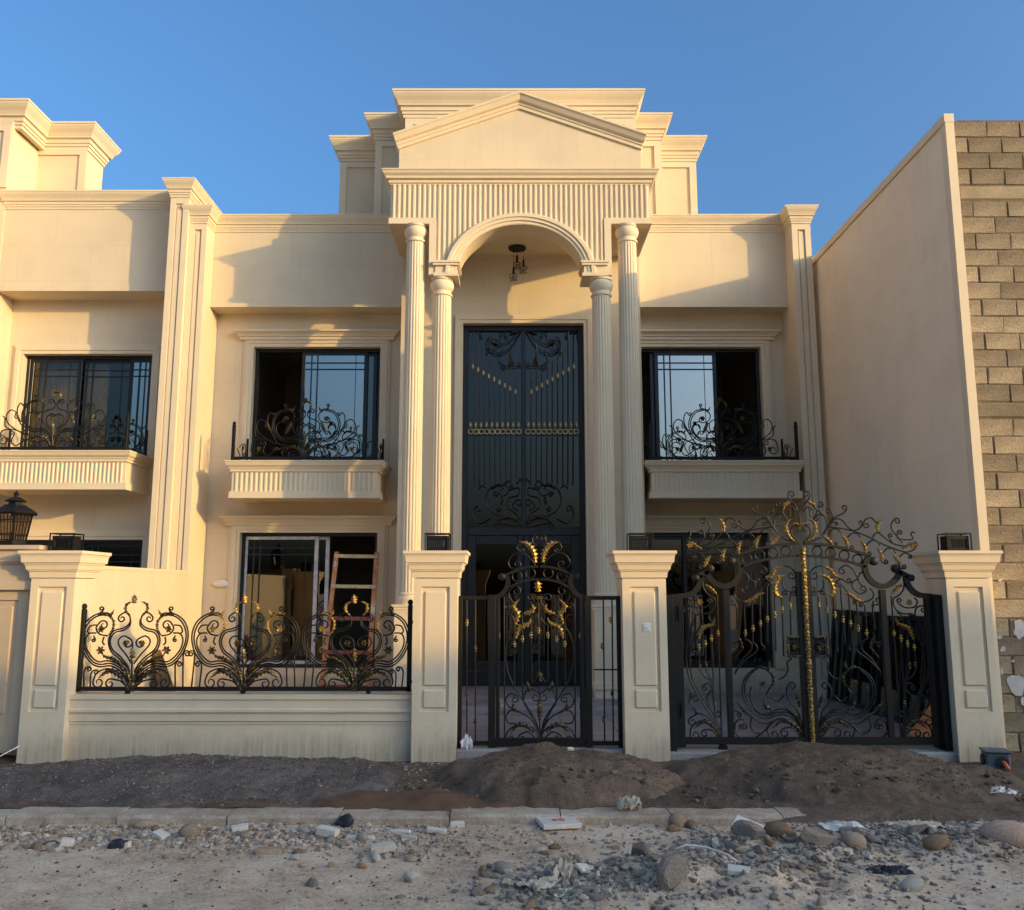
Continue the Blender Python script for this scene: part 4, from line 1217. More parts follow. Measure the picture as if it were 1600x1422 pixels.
def ironwork(root, items, ox, oy, oz, gold='gold', iron='iron_black', rad=.0082, mirror=True, gold_fn=None, xf=None, bead_s=1.0, bead_m=None, ring_m=None):
    """one object for every scroll, bar, ring, leaf, bead; coordinates relative to (ox,oy,oz) in world"""
    for it in items:
        k = it[0]
        sides = (1, -1) if (mirror and k.islower()) else (1,)
        for sg in sides:
            low = k.lower()
            m = MB(); mat = iron; nm = 'scroll'; sm = True
            if low == 's':
                ln = scroll_line(it[1], it[2], it[3])
                nm = 'bar' if len(ln) == 2 else 'scroll'
                m.tube([(p.x, 0, p.y) for p in ln], rad, 6, (lambda t: 1.0) if not it[3] else (lambda t: 1.0 if t < .7 else 1.0-.45*(t-.7)/.3))
            elif low == 'h':
                m.add(*heavy_mesh(it[1], it[2])); nm = 'frame_curve'; sm = False
            elif low == 'k':
                (x, z), r = it[1][0], it[2]/1000
                m.lathe([(r*.8, -.028), (r, -.02), (r, .02), (r*.8, .028)], 0, 0, 20)
                m.v = [(x/1000+a, c, z/1000+b) for a, b, c in m.v]; nm = 'scroll_eye'
            elif low == 'l':
                m.add(*leaf_mesh(it[1], it[2])); mat = gold; nm = 'leaf'; sm = False
            elif low == 'f':
                m.add(*flower_mesh(it[1][0][0]/1000, it[1][0][1]/1000, it[2]/1000)); mat = gold; nm = 'rosette'; sm = False
            elif low == 'd':
                m.add(*bead_mesh(it[1][0][0]/1000, it[1][0][1]/1000, 0.0, bead_s)); mat = bead_m or gold; nm = 'bead'
            elif low == 'r':
                m.tube([(p.x, 0, p.y) for p in ring_pts(it[1][0][0]/1000, it[1][0][1]/1000, it[2]/1000)], rad, 6); nm = 'ring'; mat = ring_m or mat
            if gold_fn and mat == gold: mat = gold_fn(it[1][0][1]/1000)
            if sg < 0: m.v = [(-a, b, c) for a, b, c in m.v]
            if xf: m.v = [xf(v) for v in m.v]
            m.v = [(a+ox, b+oy, c+oz) for a, b, c in m.v]
            if low == 's' and xf is None:
                jit = random.uniform(-.004, .004); m.v = [(a, b+jit, c) for a, b, c in m.v]
            m.build(nm, mat, root, sm, auto=50 if sm else None)

random.seed(5)
YG = 8.80
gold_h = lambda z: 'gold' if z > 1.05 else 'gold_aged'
# ---------------------------------------------------------------- gate pillars
def gate_pillar(name, label, x, mat='pillar_stone', w=.43, ztop=2.0, y0=8.6):
    p = thing(name, label, 'pillar', (x, y0+w/2, 0.0), group='stone pillars along the front')
    h = w/2
    X0, X1, YA, YB = x-h, x+h, y0, y0+w
    zc = ztop-.27
    mb = MB(); d = .02
    mb.box(X0, X1, YA+d, YB, -.12, zc)
    a0, a1 = X0+.075, X1-.075
    for (q0, q1, z0, z1) in ((X0, a0, -.12, zc), (a1, X1, -.12, zc), (a0, a1, -.12, .46), (a0, a1, 1.65, zc)):
        mb.box(q0, q1, YA, YA+d, z0, z1)
    mb.build('shaft', mat, p)
    mb = MB(); mb.bbox(a0+.032, a1-.032, YA+.003, YA+d+.01, .70, 1.605, .012); mb.build('raised_panel', mat, p)
    mb = MB(); mb.bbox(a0+.032, a1-.032, YA+.003, YA+d+.01, .49, .665, .012); mb.build('raised_panel', mat, p)
    mb = MB(); z = ztop
    prof = [(-.1, z), (.10, z), (.10, z-.03), (.088, z-.035), (.080, z-.06), (.074, z-.115), (.058, z-.12), (.056, z-.135), (.048, z-.14), (.040, z-.185), (.028, z-.19), (.028, z-.20), (.018, z-.205), (.012, z-.262), (-.05, z-.27)]
    mb.molding([(X0, YA), (X1, YA), (X1, YB), (X0, YB)], prof, closed=True)
    mb.box(X0+.02, X1-.02, YA+.02, YB-.02, zc-.02, z-.004); mb.box(X0-.09, X1+.09, YA-.09, YB+.09, z-.02, z-.003)
    mb.build('cap', mat, p)
    return p
PX = [-4.52, -.752, 1.30, 4.49]
gate_pillar('gate_pillar', 'cream stone pillar at the left end of the scrolled railing', PX[0])
gate_pillar('gate_pillar', 'cream stone pillar between the scrolled railing and the narrow gate', PX[1])
p3 = gate_pillar('gate_pillar', 'cream stone pillar with a small white bell plate, between the two gates', PX[2])
gate_pillar('gate_pillar', 'cream stone pillar at the right end beside the concrete blocks', PX[3])
mb = MB(); mb.bbox(1.275, 1.355, 8.596, 8.62, 1.21, 1.30, .008); plate = mb.build('bell_plate', 'white_plastic', p3)
mb = MB(); mb.bbox(1.296, 1.334, 8.591, 8.597, 1.236, 1.274, .003); mb.build('bell_button', 'white_plastic', plate)
# neighbour's pillar and its lantern
npil = thing('gate_pillar', 'tan stone pillar of the neighbouring villa, cut by the left edge', 'pillar', (-5.1, 8.7, 0), group='stone pillars along the front')
mb = MB()
mb.box(-5.9, -4.77, 8.72, 9.2, .08, 1.62); mb.box(-5.9, -5.62, 8.70, 8.72, .08, 1.62); mb.box(-4.90, -4.77, 8.70, 8.72, .08, 1.62)
mb.box(-5.62, -4.90, 8.70, 8.72, .08, .35); mb.box(-5.62, -4.90, 8.70, 8.72, 1.52, 1.62); mb.build('shaft', 'tan_stone', npil)
mb = MB(); mb.bbox(-5.56, -4.95, 8.705, 8.73, .42, 1.46, .012); mb.build('raised_panel', 'tan_stone', npil)
mb = MB()
mb.molding([(-5.9, 8.70), (-4.77, 8.70), (-4.77, 9.2)], [(-.2, 2.06), (.07, 2.06), (.07, 2.02), (.03, 2.0), (.03, 1.975), (.03, 1.94), (.06, 1.93), (.06, 1.90), (.02, 1.86), (.02, 1.72), (.05, 1.70), (.05, 1.62), (-.2, 1.62)])
mb.build('cap', 'tan_stone', npil)

def lantern(x, y, z):
    r = thing('lantern', 'dark barred lantern with a wide pagoda cap on the tan pillar', 'lantern', (x, y, z))
    mb = MB(); mb.lathe([(.16, z), (.16, z+.02), (.14, z+.025), (.14, z+.05)], x, y, 6); mb.build('base', 'iron_black', r)
    n = 6
    mb = MB()
    for i in range(n):
        a0, a1 = 2*math.pi*i/n, 2*math.pi*(i+1)/n
        for q in range(5):
            t = q/5
            f = lambda rr, zz: (x + rr*(math.cos(a0)*(1-t)+math.cos(a1)*t), y + rr*(math.sin(a0)*(1-t)+math.sin(a1)*t), zz)
            mb.bar(f(.135, z+.05), f(.185, z+.33), .016 if q == 0 else .008)
    for zz, rr in ((z+.06, .137), (z+.12, .148), (z+.26, .172), (z+.325, .184)):
        for i in range(n):
            a0, a1 = 2*math.pi*i/n, 2*math.pi*(i+1)/n
            mb.bar((x+rr*math.cos(a0), y+rr*math.sin(a0), zz), (x+rr*math.cos(a1), y+rr*math.sin(a1), zz), .010)
    mb.build('cage', 'iron_black', r)
    mb = MB(); mb.lathe([(.12, z+.055), (.168, z+.32)], x, y, 6); mb.build('glazing', 'glass_smoke', r)
    mb = MB(); mb.lathe([(.018, z+.05), (.025, z+.10), (.012, z+.17), (.004, z+.18)], x, y, 8); mb.build('bulb', 'lamp_lens', r)
    mb = MB(); mb.lathe([(.235, z+.325), (.24, z+.335), (.18, z+.375), (.12, z+.41), (.115, z+.42), (.075, z+.425), (.07, z+.455), (.115, z+.46), (.10, z+.47), (.05, z+.50), (.022, z+.505), (.022, z+.52), (.03, z+.54), (.012, z+.56), (.002, z+.575)], x, y, 6)
    mb.build('cap', 'iron_black', r)
lantern(-5.13, 8.90, 2.062)

def pillar_light(label, x, y=8.80, z=2.0):
    l = thing('pillar_light', label, 'lamp', (x, y, z), group='box lights on the pillars')
    h, w, g = .185, .125, .011
    mb = MB(); mb.bbox(x-w, x+w, y-w*.8, y+w*.8, z, z+.014, .003); mb.build('base_plate', 'iron_black', l)
    mb = MB()
    for sy in (-1, 1):
        yy = y+sy*w*.78
        mb.box(x-w, x-w+g, yy-g/2, yy+g/2, z+.014, z+h); mb.box(x+w-g, x+w, yy-g/2, yy+g/2, z+.014, z+h); mb.box(x-w+g, x+w-g, yy-g/2+.001, yy+g/2-.001, z+h-g, z+h)
    for sx in (-1, 1): mb.box(x+sx*(w-g/2)-g/2+.001, x+sx*(w-g/2)+g/2-.001, y-w*.72, y+w*.72, z+h-g+.001, z+h-.001)
    mb.build('outer_frame', 'iron_black', l)
    mb = MB(); mb.bbox(x-.105, x+.105, y-.082, y+.082, z+.014, z+.040, .003); mb.bbox(x-.105, x+.105, y-.082, y+.082, z+.118, z+.158, .003)
    mb.bbox(x-.105, x-.075, y-.082, y+.082, z+.040, z+.118, .003); mb.bbox(x+.075, x+.105, y-.082, y+.082, z+.040, z+.118, .003)
    mb.box(x-.075, x+.075, y-.030, y+.080, z+.040, z+.118)
    core = mb.build('lamp_housing', 'iron_black', l)
    mb = MB(); mb.box(x-.074, x+.074, y-.055, y-.031, z+.041, z+.117); mb.build('lens', 'lamp_lens', core)
    for i in range(8):
        mb = MB(); xx = x-.074+.0185*(i+.5)-.009; mb.box(xx-.0045, xx+.0045, y-.078, y-.056, z+.040, z+.118); mb.build('louvre', 'iron_black', core)
    return l
pillar_light('black box light on the pillar at the left end of the railing', PX[0])
pillar_light('black box light on the pillar left of the narrow gate', PX[1])
pillar_light('black box light on the pillar between the two gates', PX[2])
pillar_light('black box light on the rightmost pillar beside the blocks', PX[3])

# ---------------------------------------------------------------- low wall and railing
lw = thing('low_wall', 'low stained stone wall with a moulded top under the scrolled railing', 'wall', (-2.64, 8.9, 0))
mb = MB(); mb.box(-4.31, -.967, 8.70, 9.0, -.02, .58); mb.build('wall_face', 'plinth_stone', lw)
mb = MB(); mb.molding([(-4.309, 8.70), (-.968, 8.70)], [(-.3, .605), (.03, .605), (.03, .565), (.018, .555), (.018, .48), (.04, .47), (.04, .445), (.02, .44), (.02, .36), (.008, .35), (.008, .33), (-.05, .33)]); mb.build('moulding', 'plinth_stone', lw)
rl = thing('scroll_railing', 'black scrolled iron railing with three gilded motifs on the low wall', 'railing', (-2.66, YG, .605))
mb = MB()
mb.bbox(-4.285, -1.0, YG-.022, YG+.022, .632, .672, .004); mb.build('bottom_rail', 'iron_black', rl)
for x, zt in ((-4.29, 1.43), (-1.02, 1.47)):
    mb = MB(); mb.bbox(x-.022, x+.022, YG-.022, YG+.022, .625, zt, .004); mb.lathe([(.014, zt), (.026, zt+.012), (.028, zt+.03), (.016, zt+.05), (.004, zt+.055)], x, YG, 10); mb.build('post', 'iron_black', rl)
for x, z in ((-4.29, 1.30), (-4.29, .72), (-1.02, 1.30), (-1.02, .72)):
    mb = MB(); s = -1 if x < -2 else 1; mb.box(x+s*.02, x+s*.075, YG-.012, YG+.012, z-.014, z+.014); mb.build('wall_bracket', 'iron_black', rl)
for x in (-3.80, -2.66, -1.42):
    mb = MB(); mb.box(x-.02, x+.02, YG-.02, YG+.02, .60, .634); mb.build('foot', 'iron_black', rl)
for i, x in enumerate((-3.768, -2.66, -1.56)):
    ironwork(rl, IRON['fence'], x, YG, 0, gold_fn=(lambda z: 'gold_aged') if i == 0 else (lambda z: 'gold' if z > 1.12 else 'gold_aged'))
for i, x in enumerate((-3.768, -2.66, -1.56)):
    its = IRON['fencebar']
    if i == 0: ironwork(rl, its, x, YG, 0, mirror=False)
    else: ironwork(rl, its[2:], x, YG, 0, mirror=False) if i == 1 else ironwork(rl, its[:2], x, YG, 0, mirror=False, xf=lambda v: (-v[0], v[1], v[2]))
ironwork(rl, IRON['fencebar'][2:], -2.66-1.105+1.108, YG, 0, mirror=False, xf=lambda v: (1.108-v[0], v[1], v[2]))
ironwork(rl, IRON['fencebar'][2:], -2.66, YG, 0, mirror=False, xf=lambda v: (-v[0], v[1], v[2]))

# ---------------------------------------------------------------- narrow gate
pg = thing('narrow_gate', 'narrow dark iron gate with gilded leaves and arched crest between two pillars', 'gate', (.275, YG, .08))
def flat(mb, x0, x1, z0, z1, d=.045): mb.bbox(x0, x1, YG-d/2, YG+d/2, z0, z1, .004)
zt = 1.56
for (a, b, nm) in ((-.535, -.495, 'post'), (1.045, 1.085, 'post'), (-.235, -.165, 'post'), (.725, .79, 'post')):
    mb = MB(); flat(mb, a, b, .03 if abs(a) < .3 or a > .7 else .04, zt, .07 if -.3 < a < .8 else .045); mb.build(nm, 'iron_bronze', pg)
for (a, b) in ((-.495, -.235), (.79, 1.045)):
    for (z0, z1) in ((zt-.04, zt-.001), (.115, .155)):
        mb = MB(); flat(mb, a, b, z0, z1, .04); mb.build('rail', 'iron_bronze', pg)
mb = MB(); flat(mb, -.165, .725, .105, .185, .05); mb.build('bottom_rail', 'iron_bronze', pg)
mb = MB(); flat(mb, -.160, -.125, .185, zt-.03, .04); mb.build('stile', 'iron_bronze', pg)
mb = MB(); flat(mb, .680, .720, .185, zt-.03, .04); mb.build('stile', 'iron_bronze', pg)
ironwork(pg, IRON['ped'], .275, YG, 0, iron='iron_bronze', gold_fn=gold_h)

# ---------------------------------------------------------------- driveway gate
dg = thing('driveway_gate', 'wide double iron gate with gilded central pole, heart crest and scrollwork', 'gate', (2.936, YG, .08))
GC = 2.936
mb = MB(); mb.bbox(1.515, 1.60, 8.70, 8.96, .0, 1.57, .005); mb.build('hinge_post', 'iron_black', dg)
mb = MB(); mb.bbox(4.20, 4.272, 8.70, 8.96, .05, 1.57, .005); mb.build('hinge_post', 'iron_black', dg)
for sg in (-1, 1):
    X = lambda u: GC+sg*u
    for (u0, u1, z0, z1, nm) in ((1.235, 1.335, .10, 1.575, 'stile'), (.755, .815, .19, 1.62, 'mullion'), (.022, .075, .19, 1.80, 'stile')):
        mb = MB(); flat(mb, X(u0), X(u1), z0, z1, .05); mb.build(nm, 'iron_bronze', dg)
    mb = MB(); flat(mb, X(.022), X(1.235), .125, .192, .048); mb.build('bottom_rail', 'iron_bronze', dg)
    mb = MB(); mb.box(X(1.26), X(1.275), YG-.045, YG-.02, 1.32, 1.46); mb.build('hinge', 'iron_black', dg)
    mb = MB(); mb.box(X(1.26), X(1.275), YG-.045, YG-.02, .38, .52); mb.build('hinge', 'iron_black', dg)
mb = MB(); mb.lathe([(.03, 0), (.03, .05), (.045, .05), (.045, .02)], 0, 0, 12); mb.v = [(a+2.07, c+YG-.02, b+.085) for a, b, c in mb.v]; mb.build('wheel', 'iron_black', dg)
# gilded pole with turned collars
mb = MB(); prof = [(.012, .08), (.024, .10), (.02, .12), (.03, .14), (.03, .17)]
z = .2
while z < 2.02:
    prof += [(.026, z), (.029, z+.016), (.025, z+.032)]
    z += .034
for a, b in ((.62, .66), (.86, .92), (1.0, 1.04)):
    prof = [(r*(1.2 if a < q < b else 1), q) for r, q in prof]  # collars
prof += [(.034, 2.03), (.02, 2.05)]
mb.lathe(prof, GC, YG-.03, 14, lambda k, i: 1+.08*math.sin(k*2.4+i*1.3)); mb.build('gilded_pole', 'gold_worn', dg, True, auto=30)
# lock wreath both sides
for sg in (-1, 1):
    for (u0, u1, z0, z1) in ((.075, .195, 1.145, 1.16), (.075, .195, .96, .975), (.18, .205, .975, 1.145)):
        mb = MB(); a, b = GC+sg*u0, GC+sg*u1
        horizontal = abs(u1-u0) > abs(z1-z0)
        if horizontal: pts = [(a+(b-a)*i/10, YG-.03+.006*math.sin(i*3), (z0+z1)/2+.008*math.sin(i*2.2)) for i in range(11)]
        else: pts = [((a+b)/2+.006*math.sin(i*2.2), YG-.03+.006*math.sin(i*3), z0+(z1-z0)*i/10) for i in range(11)]
        mb.tube(pts, .011, 6, lambda t: 1+.3*math.sin(t*40)); mb.build('lock_wreath', 'gold_aged', dg, True)
    mb = MB(); mb.box(GC+sg*.08, GC+sg*.18, YG-.015, YG-.005, .975, 1.145); mb.build('lock_plate', 'iron_black', dg)
    mb = MB(); mb.add(*flower_mesh(GC+sg*.125, 1.06, .05, YG-.02, 7)); mb.build('rosette', 'gold_aged', dg)
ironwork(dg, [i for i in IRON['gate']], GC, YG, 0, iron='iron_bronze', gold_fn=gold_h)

# ---------------------------------------------------------------- balcony railings
def balcony_railing(label, xc, yf, dz, depth, xl, xr, group='scrolled balcony railings'):
    r = thing('balcony_railing', label, 'railing', (xc, yf, 3.56+dz), group=group)
    z0 = 3.575+dz
    mb = MB(); mb.bbox(xl, xr, yf-.018, yf+.018, z0+.01, z0+.05, .004); mb.build('bottom_rail', 'iron_black', r)
    for x in (xl, xr):
        mb = MB(); mb.bbox(x-.023, x+.023, yf-.023, yf+.023, z0-.012, z0+.55, .004); mb.lathe([(.012, z0+.55), (.026, z0+.56), (.028, z0+.575), (.01, z0+.60)], x, yf, 8); mb.build('post', 'iron_black', r)
        mb = MB(); mb.bbox(x-.018, x+.018, yf+.018, yf+depth, z0+.011, z0+.049, .004); mb.build('side_rail', 'iron_black', r)
        mb = MB(); mb.bbox(x-.014, x+.014, yf+depth-.03, yf+depth, z0+.05, z0+.45, .004); mb.build('post', 'iron_black', r)
    ironwork(r, IRON['balc'], xc, yf, dz, rad=.009, gold_fn=lambda z: 'gold_aged')
    side = [i for i in IRON['balc'] if i[0] == 's' and min(p[0] for p in i[1]) >= 60 and max(p[0] for p in i[1]) > 300 and max(p[1] for p in i[1]) < 4080]
    for x in (xl, xr):
        ironwork(r, side, x, yf+.02, dz, rad=.0075, mirror=False, gold_fn=lambda z: 'gold_aged',
                 xf=lambda v: (v[1], max(.0, (v[0]-.12)*depth/.85), v[2]))
    return r
balcony_railing('black scrolled balcony railing with gilded leaves left of the portico', -3.165, 13.06, 0.0, .72, -4.27, -2.08)
balcony_railing('black scrolled balcony railing with gilded leaves right of the portico', 3.24, 13.06, 0.0, .72, 2.13, 4.36)
balcony_railing('dark scrolled balcony railing on the neighbouring villa at the left', -7.06, 13.11, .16, .75, -8.17, -5.94)

# ---------------------------------------------------------------- grille of the entrance door
ironwork(door, IRON['door'], .18, 13.29, 0, bead_s=1.15, bead_m='gold_bead', ring_m='gold_bead', iron='frame_black', gold='gold_aged', rad=.008, gold_fn=lambda z: 'gold_aged')
low_part = [i for i in IRON['door'] if i[0] in 'slf' and max(p[1] for p in i[1]) < 3.75]
ironwork(door, low_part, .18, 13.30, 0, iron='frame_black', gold='gold_aged', rad=.008, gold_fn=lambda z: 'gold_aged', xf=lambda v: (v[0], v[1], v[2]*1.0-2.0+.02))
ironwork(door, low_part, .18, 13.30, 0, iron='frame_black', gold='gold_aged', rad=.008, gold_fn=lambda z: 'gold_aged', xf=lambda v: (v[0], v[1], 2.27-(v[2]-2.58)))

# ---------------------------------------------------------------- pendant lamp in the portico
pe = thing('pendant_lamp', 'cluster of three smoked glass pendants on a black ceiling plate in the portico', 'lamp', (.08, 12.85, 6.90))
mb = MB(); mb.lathe([(.13, 6.87), (.135, 6.875), (.135, 6.899)], .08, 12.85, 28); mb.build('ceiling_plate', 'iron_black', pe, True, auto=40)
for dx, dy, zb in ((-.055, -.03, 6.33), (0.0, .05, 6.55), (.10, .0, 6.46)):
    x, y = .08+dx, 12.85+dy
    mb = MB(); mb.tube([(x, y, 6.875), (x, y, zb+.20)], .003, 5); cord = mb.build('cord', 'iron_black', pe)
    mb = MB(); mb.lathe([(.012, zb+.12), (.02, zb+.13), (.016, zb+.23), (.006, zb+.25)], x, y, 12); mb.build('holder', 'iron_black', cord, True)
    mb = MB(); mb.lathe([(.03, zb), (.055, zb+.012), (.062, zb+.03), (.058, zb+.045), (.040, zb+.055), (.038, zb+.065), (.062, zb+.075), (.068, zb+.095), (.06, zb+.115), (.03, zb+.128), (.015, zb+.13)], x, y, 24); mb.build('glass_shade', 'glass_smoke', cord, True)
    mb = MB(); mb.lathe([(.008, zb+.03), (.022, zb+.05), (.022, zb+.08), (.008, zb+.12)], x, y, 10); mb.build('bulb', 'lamp_lens', cord, True)
# ================================================================== ground
def dirt(name, stops, pebble=0.0, bump=.5, scale=1.0, rough=.92, bd=.02):
    t = NT(name)
    a = t.noise(.9*scale, 6, .62); b = t.noise(6*scale, 6, .7); c = t.noise(42*scale, 4, .75); d = t.noise(150*scale, 2, .6)
    m = t.math('ADD', t.math('MULTIPLY', a, .30), t.math('ADD', t.math('MULTIPLY', b, .32), t.math('MULTIPLY', c, .38)))
    col = t.ramp(m, stops)
    vor = t.n.new('ShaderNodeTexVoronoi'); vor.inputs['Scale'].default_value = 70*scale; t.link(t.co, vor.inputs['Vector'])
    if pebble:
        sel = t.ramp(vor.outputs['Color'], [(.80, (0,0,0)), (.84, (1,1,1))])
        near = t.ramp(vor.outputs['Distance'], [(.25, (1,1,1)), (.42, (0,0,0))])
        col = t.mix(t.math('MULTIPLY', t.math('MULTIPLY', sel, near), pebble), col, (.36, .32, .27))
    t.col(col); t.set(rough, 0, .25)
    h = t.math('ADD', t.math('MULTIPLY', b, .7), t.math('ADD', t.math('MULTIPLY', c, .35), t.math('MULTIPLY', d, .18)))
    t.bump(h, bump, bd)
dirt('road_dirt', [(.37, (.22, .137, .082)), (.44, (.48, .325, .203)), (.52, (.65, .47, .31)), (.62, (.75, .60, .43))], .6, .9)
dirt('verge_dirt', [(.36, (.045, .028, .017)), (.46, (.10, .064, .040)), (.55, (.17, .112, .072)), (.66, (.30, .215, .15))], .8, .8, 1.2)
dirt('sand_brown', [(.36, (.055, .034, .020)), (.47, (.125, .080, .049)), (.55, (.18, .118, .075)), (.66, (.27, .185, .122))], .3, 1.0, 1.7, bd=.012)
dirt('gravel_grey', [(.36, (.05, .036, .026)), (.47, (.11, .083, .063)), (.55, (.17, .132, .104)), (.66, (.28, .22, .18))], .8, 1.0, 1.7)
dirt('rubble_grey', [(.33, (.085, .083, .085)), (.47, (.15, .145, .145)), (.58, (.215, .205, .20)), (.70, (.29, .275, .26))], .6, .9, 1.5)
dirt('red_soil', [(.33, (.085, .045, .025)), (.5, (.15, .078, .042)), (.65, (.19, .11, .065))], .3, .8, 1.5)
dirt('concrete', [(.33, (.20, .185, .165)), (.48, (.29, .265, .235)), (.60, (.36, .335, .30)), (.72, (.44, .42, .39))], 0, .35, 1.0, .85)
dirt('kerb_concrete', [(.36, (.22, .15, .095)), (.46, (.37, .27, .18)), (.55, (.49, .385, .275)), (.66, (.62, .53, .42))], 0, .35, 1.3, .85)

def fbm(x, y, s, o=4):
    return noise.fractal(Vector((x*s, y*s, 3.7)), 1.0, 2.1, o)

HEAPS = [(1.15, 5.35, 1.05, .55, .13), (1.75, 5.95, .75, .35, .10), (3.2, 6.15, .9, .4, .09), (.35, 5.30, .45, .35, .06), (2.6, 6.3, .8, .22, .05)]
def heap_z(x, y):
    h = 0
    for cx, cy, rx, ry, hh in HEAPS:
        d = ((x-cx)/rx)**2 + ((y-cy)/ry)**2
        h = max(h, hh*math.exp(-d*1.4))
    return h
def road_z(x, y):
    g = -.09 + .016*fbm(x, y, .8) + .009*fbm(x+9, y, 3.5) + .004*fbm(x, y, 12, 3) - .012*math.exp(-((y-5.25+.1*math.sin(x*.6))/.13)**2)
    g += .03*math.exp(-((y-6.55)/.16)**2)*(.6+.6*fbm(x, y+4, 1.3))*(1 if x < 1.8 else 1.6)
    h = heap_z(x, y)
    if h > .004: g += h*(1+.45*fbm(x, y, 3.0)) + .02*fbm(x, y, 9)*min(1, h/.05)
    return g

def grid(name, x0, x1, y0, y1, nx, ny, fz, mat, kind='structure', label=None):
    vs = [(x0+(x1-x0)*i/nx, y0+(y1-y0)*j/ny) for j in range(ny+1) for i in range(nx+1)]
    vs = [(x, y, fz(x, y)) for x, y in vs]
    fs = [(j*(nx+1)+i, j*(nx+1)+i+1, (j+1)*(nx+1)+i+1, (j+1)*(nx+1)+i) for j in range(ny) for i in range(nx)]
    mb = MB(); mb.add(vs, fs)
    o = mb.build(name, mat, None, True)
    o['kind'] = kind
    return o
mb = MB(); mb.box(-250, 250, -250, 250, -1.0, -.25); o = mb.build('ground', 'road_dirt'); o['kind'] = 'structure'
grid('road', -9, 9, 2.5, 6.78, 360, 110, road_z, 'road_dirt')
mb = MB(); mb.box(-60, 60, -7.0, 2.5, -.24, -.10); mb.box(-60, -9, 2.5, 6.78, -.24, -.101); mb.box(9, 60, 2.5, 6.78, -.24, -.101); o = mb.build('road_bed', 'road_dirt'); o['kind'] = 'structure'
def verge_z(x, y):
    return -.028 + .035*min(1, max(0, (y-7.0)/1.0)) + .016*fbm(x, y, 1.4) + .010*fbm(x, y, 5) - .05*math.exp(-((y-8.64)/.10)**2)*(1 if -4.3 < x < -.96 else .3)
grid('verge', -9, 9, 6.93, 9.0, 300, 60, verge_z, 'verge_dirt')
# kerb of cast stones
kb = MB(); kb.box(-9, 9, 6.735, 6.925, -.22, -.05); kerb = kb.build('kerb', 'concrete'); kerb['kind'] = 'structure'
random.seed(3)
x = -6.2
while x < 6.2:
    ln = .82
    mb = MB(); dz = random.uniform(-.008, .006); dy = random.uniform(-.01, .01)
    nx_ = 14
    ed = [(.0, .012), (.012, .0)]
    rows = []
    for i_ in range(nx_+1):
        xx = x+.005+(ln-.010)*i_/nx_; w_ = lambda: random.uniform(-.004, .004)
        rows.append([(xx, 6.705+dy+w_(), -.20), (xx, 6.705+dy+w_(), -.040+dz+w_()), (xx, 6.72+dy+w_(), -.024+dz+w_()), (xx, 6.83+dy, -.020+dz+w_()*.6), (xx, 6.945+dy+w_(), -.024+dz+w_()), (xx, 6.96+dy, -.05+dz), (xx, 6.96+dy, -.20)])
    flatv = [p for r_ in rows for p in r_]
    mb.add(flatv, [(i_*7+q, i_*7+q+1, (i_+1)*7+q+1, (i_+1)*7+q) for i_ in range(nx_) for q in range(6)] + [tuple(range(7)), tuple(nx_*7+q for q in range(7))])
    o = mb.build('kerb_stone', 'kerb_concrete', kerb, True, auto=35)
    x += ln
# soil swept over the kerb at the right
def soil_z(x, y):
    k = 1/(1+math.exp(-(x-1.95)*5))
    return -.10 + k*(.115*math.exp(-((y-6.84)/.26)**4) + .012*fbm(x, y, 2.3)+.008*fbm(x, y, 8)) - .02*(1-k)
o = grid('swept_soil', 1.2, 7.5, 6.5, 7.25, 170, 36, soil_z, 'verge_dirt', 'stuff'); tag(o, 'brown soil swept over the kerb in front of the wide gate', 'soil')
# thresholds and courtyard
mb = MB(); mb.bbox(-.54, 1.09, 8.66, 9.02, -.1, .095, .012); o = mb.build('gate_threshold', 'concrete'); o['kind'] = 'structure'
mb = MB(); mb.bbox(1.50, 4.28, 8.64, 9.02, -.1, .075, .012); o = mb.build('driveway_threshold', 'concrete'); o['kind'] = 'structure'
mb = MB(); mb.box(-4.88, 4.87, 9.0, 14.0, -.05, .018); court = mb.build('courtyard', 'concrete'); court['kind'] = 'structure'
tm = MB(); tm.bbox(.004, .596, .004, .596, -.01, .014, .003); proto = tm.build('paving_tile', 'marble_paving', court)
me = proto.data; first = True
for i in range(16):
    for j in range(8):
        X, Y = -4.80+i*.6, 9.03+j*.6
        if first: o = proto; first = False
        else: o = bpy.data.objects.new('paving_tile', me); put(o, court)
        o.location = (X, Y, .021+random.uniform(-.001, .001))

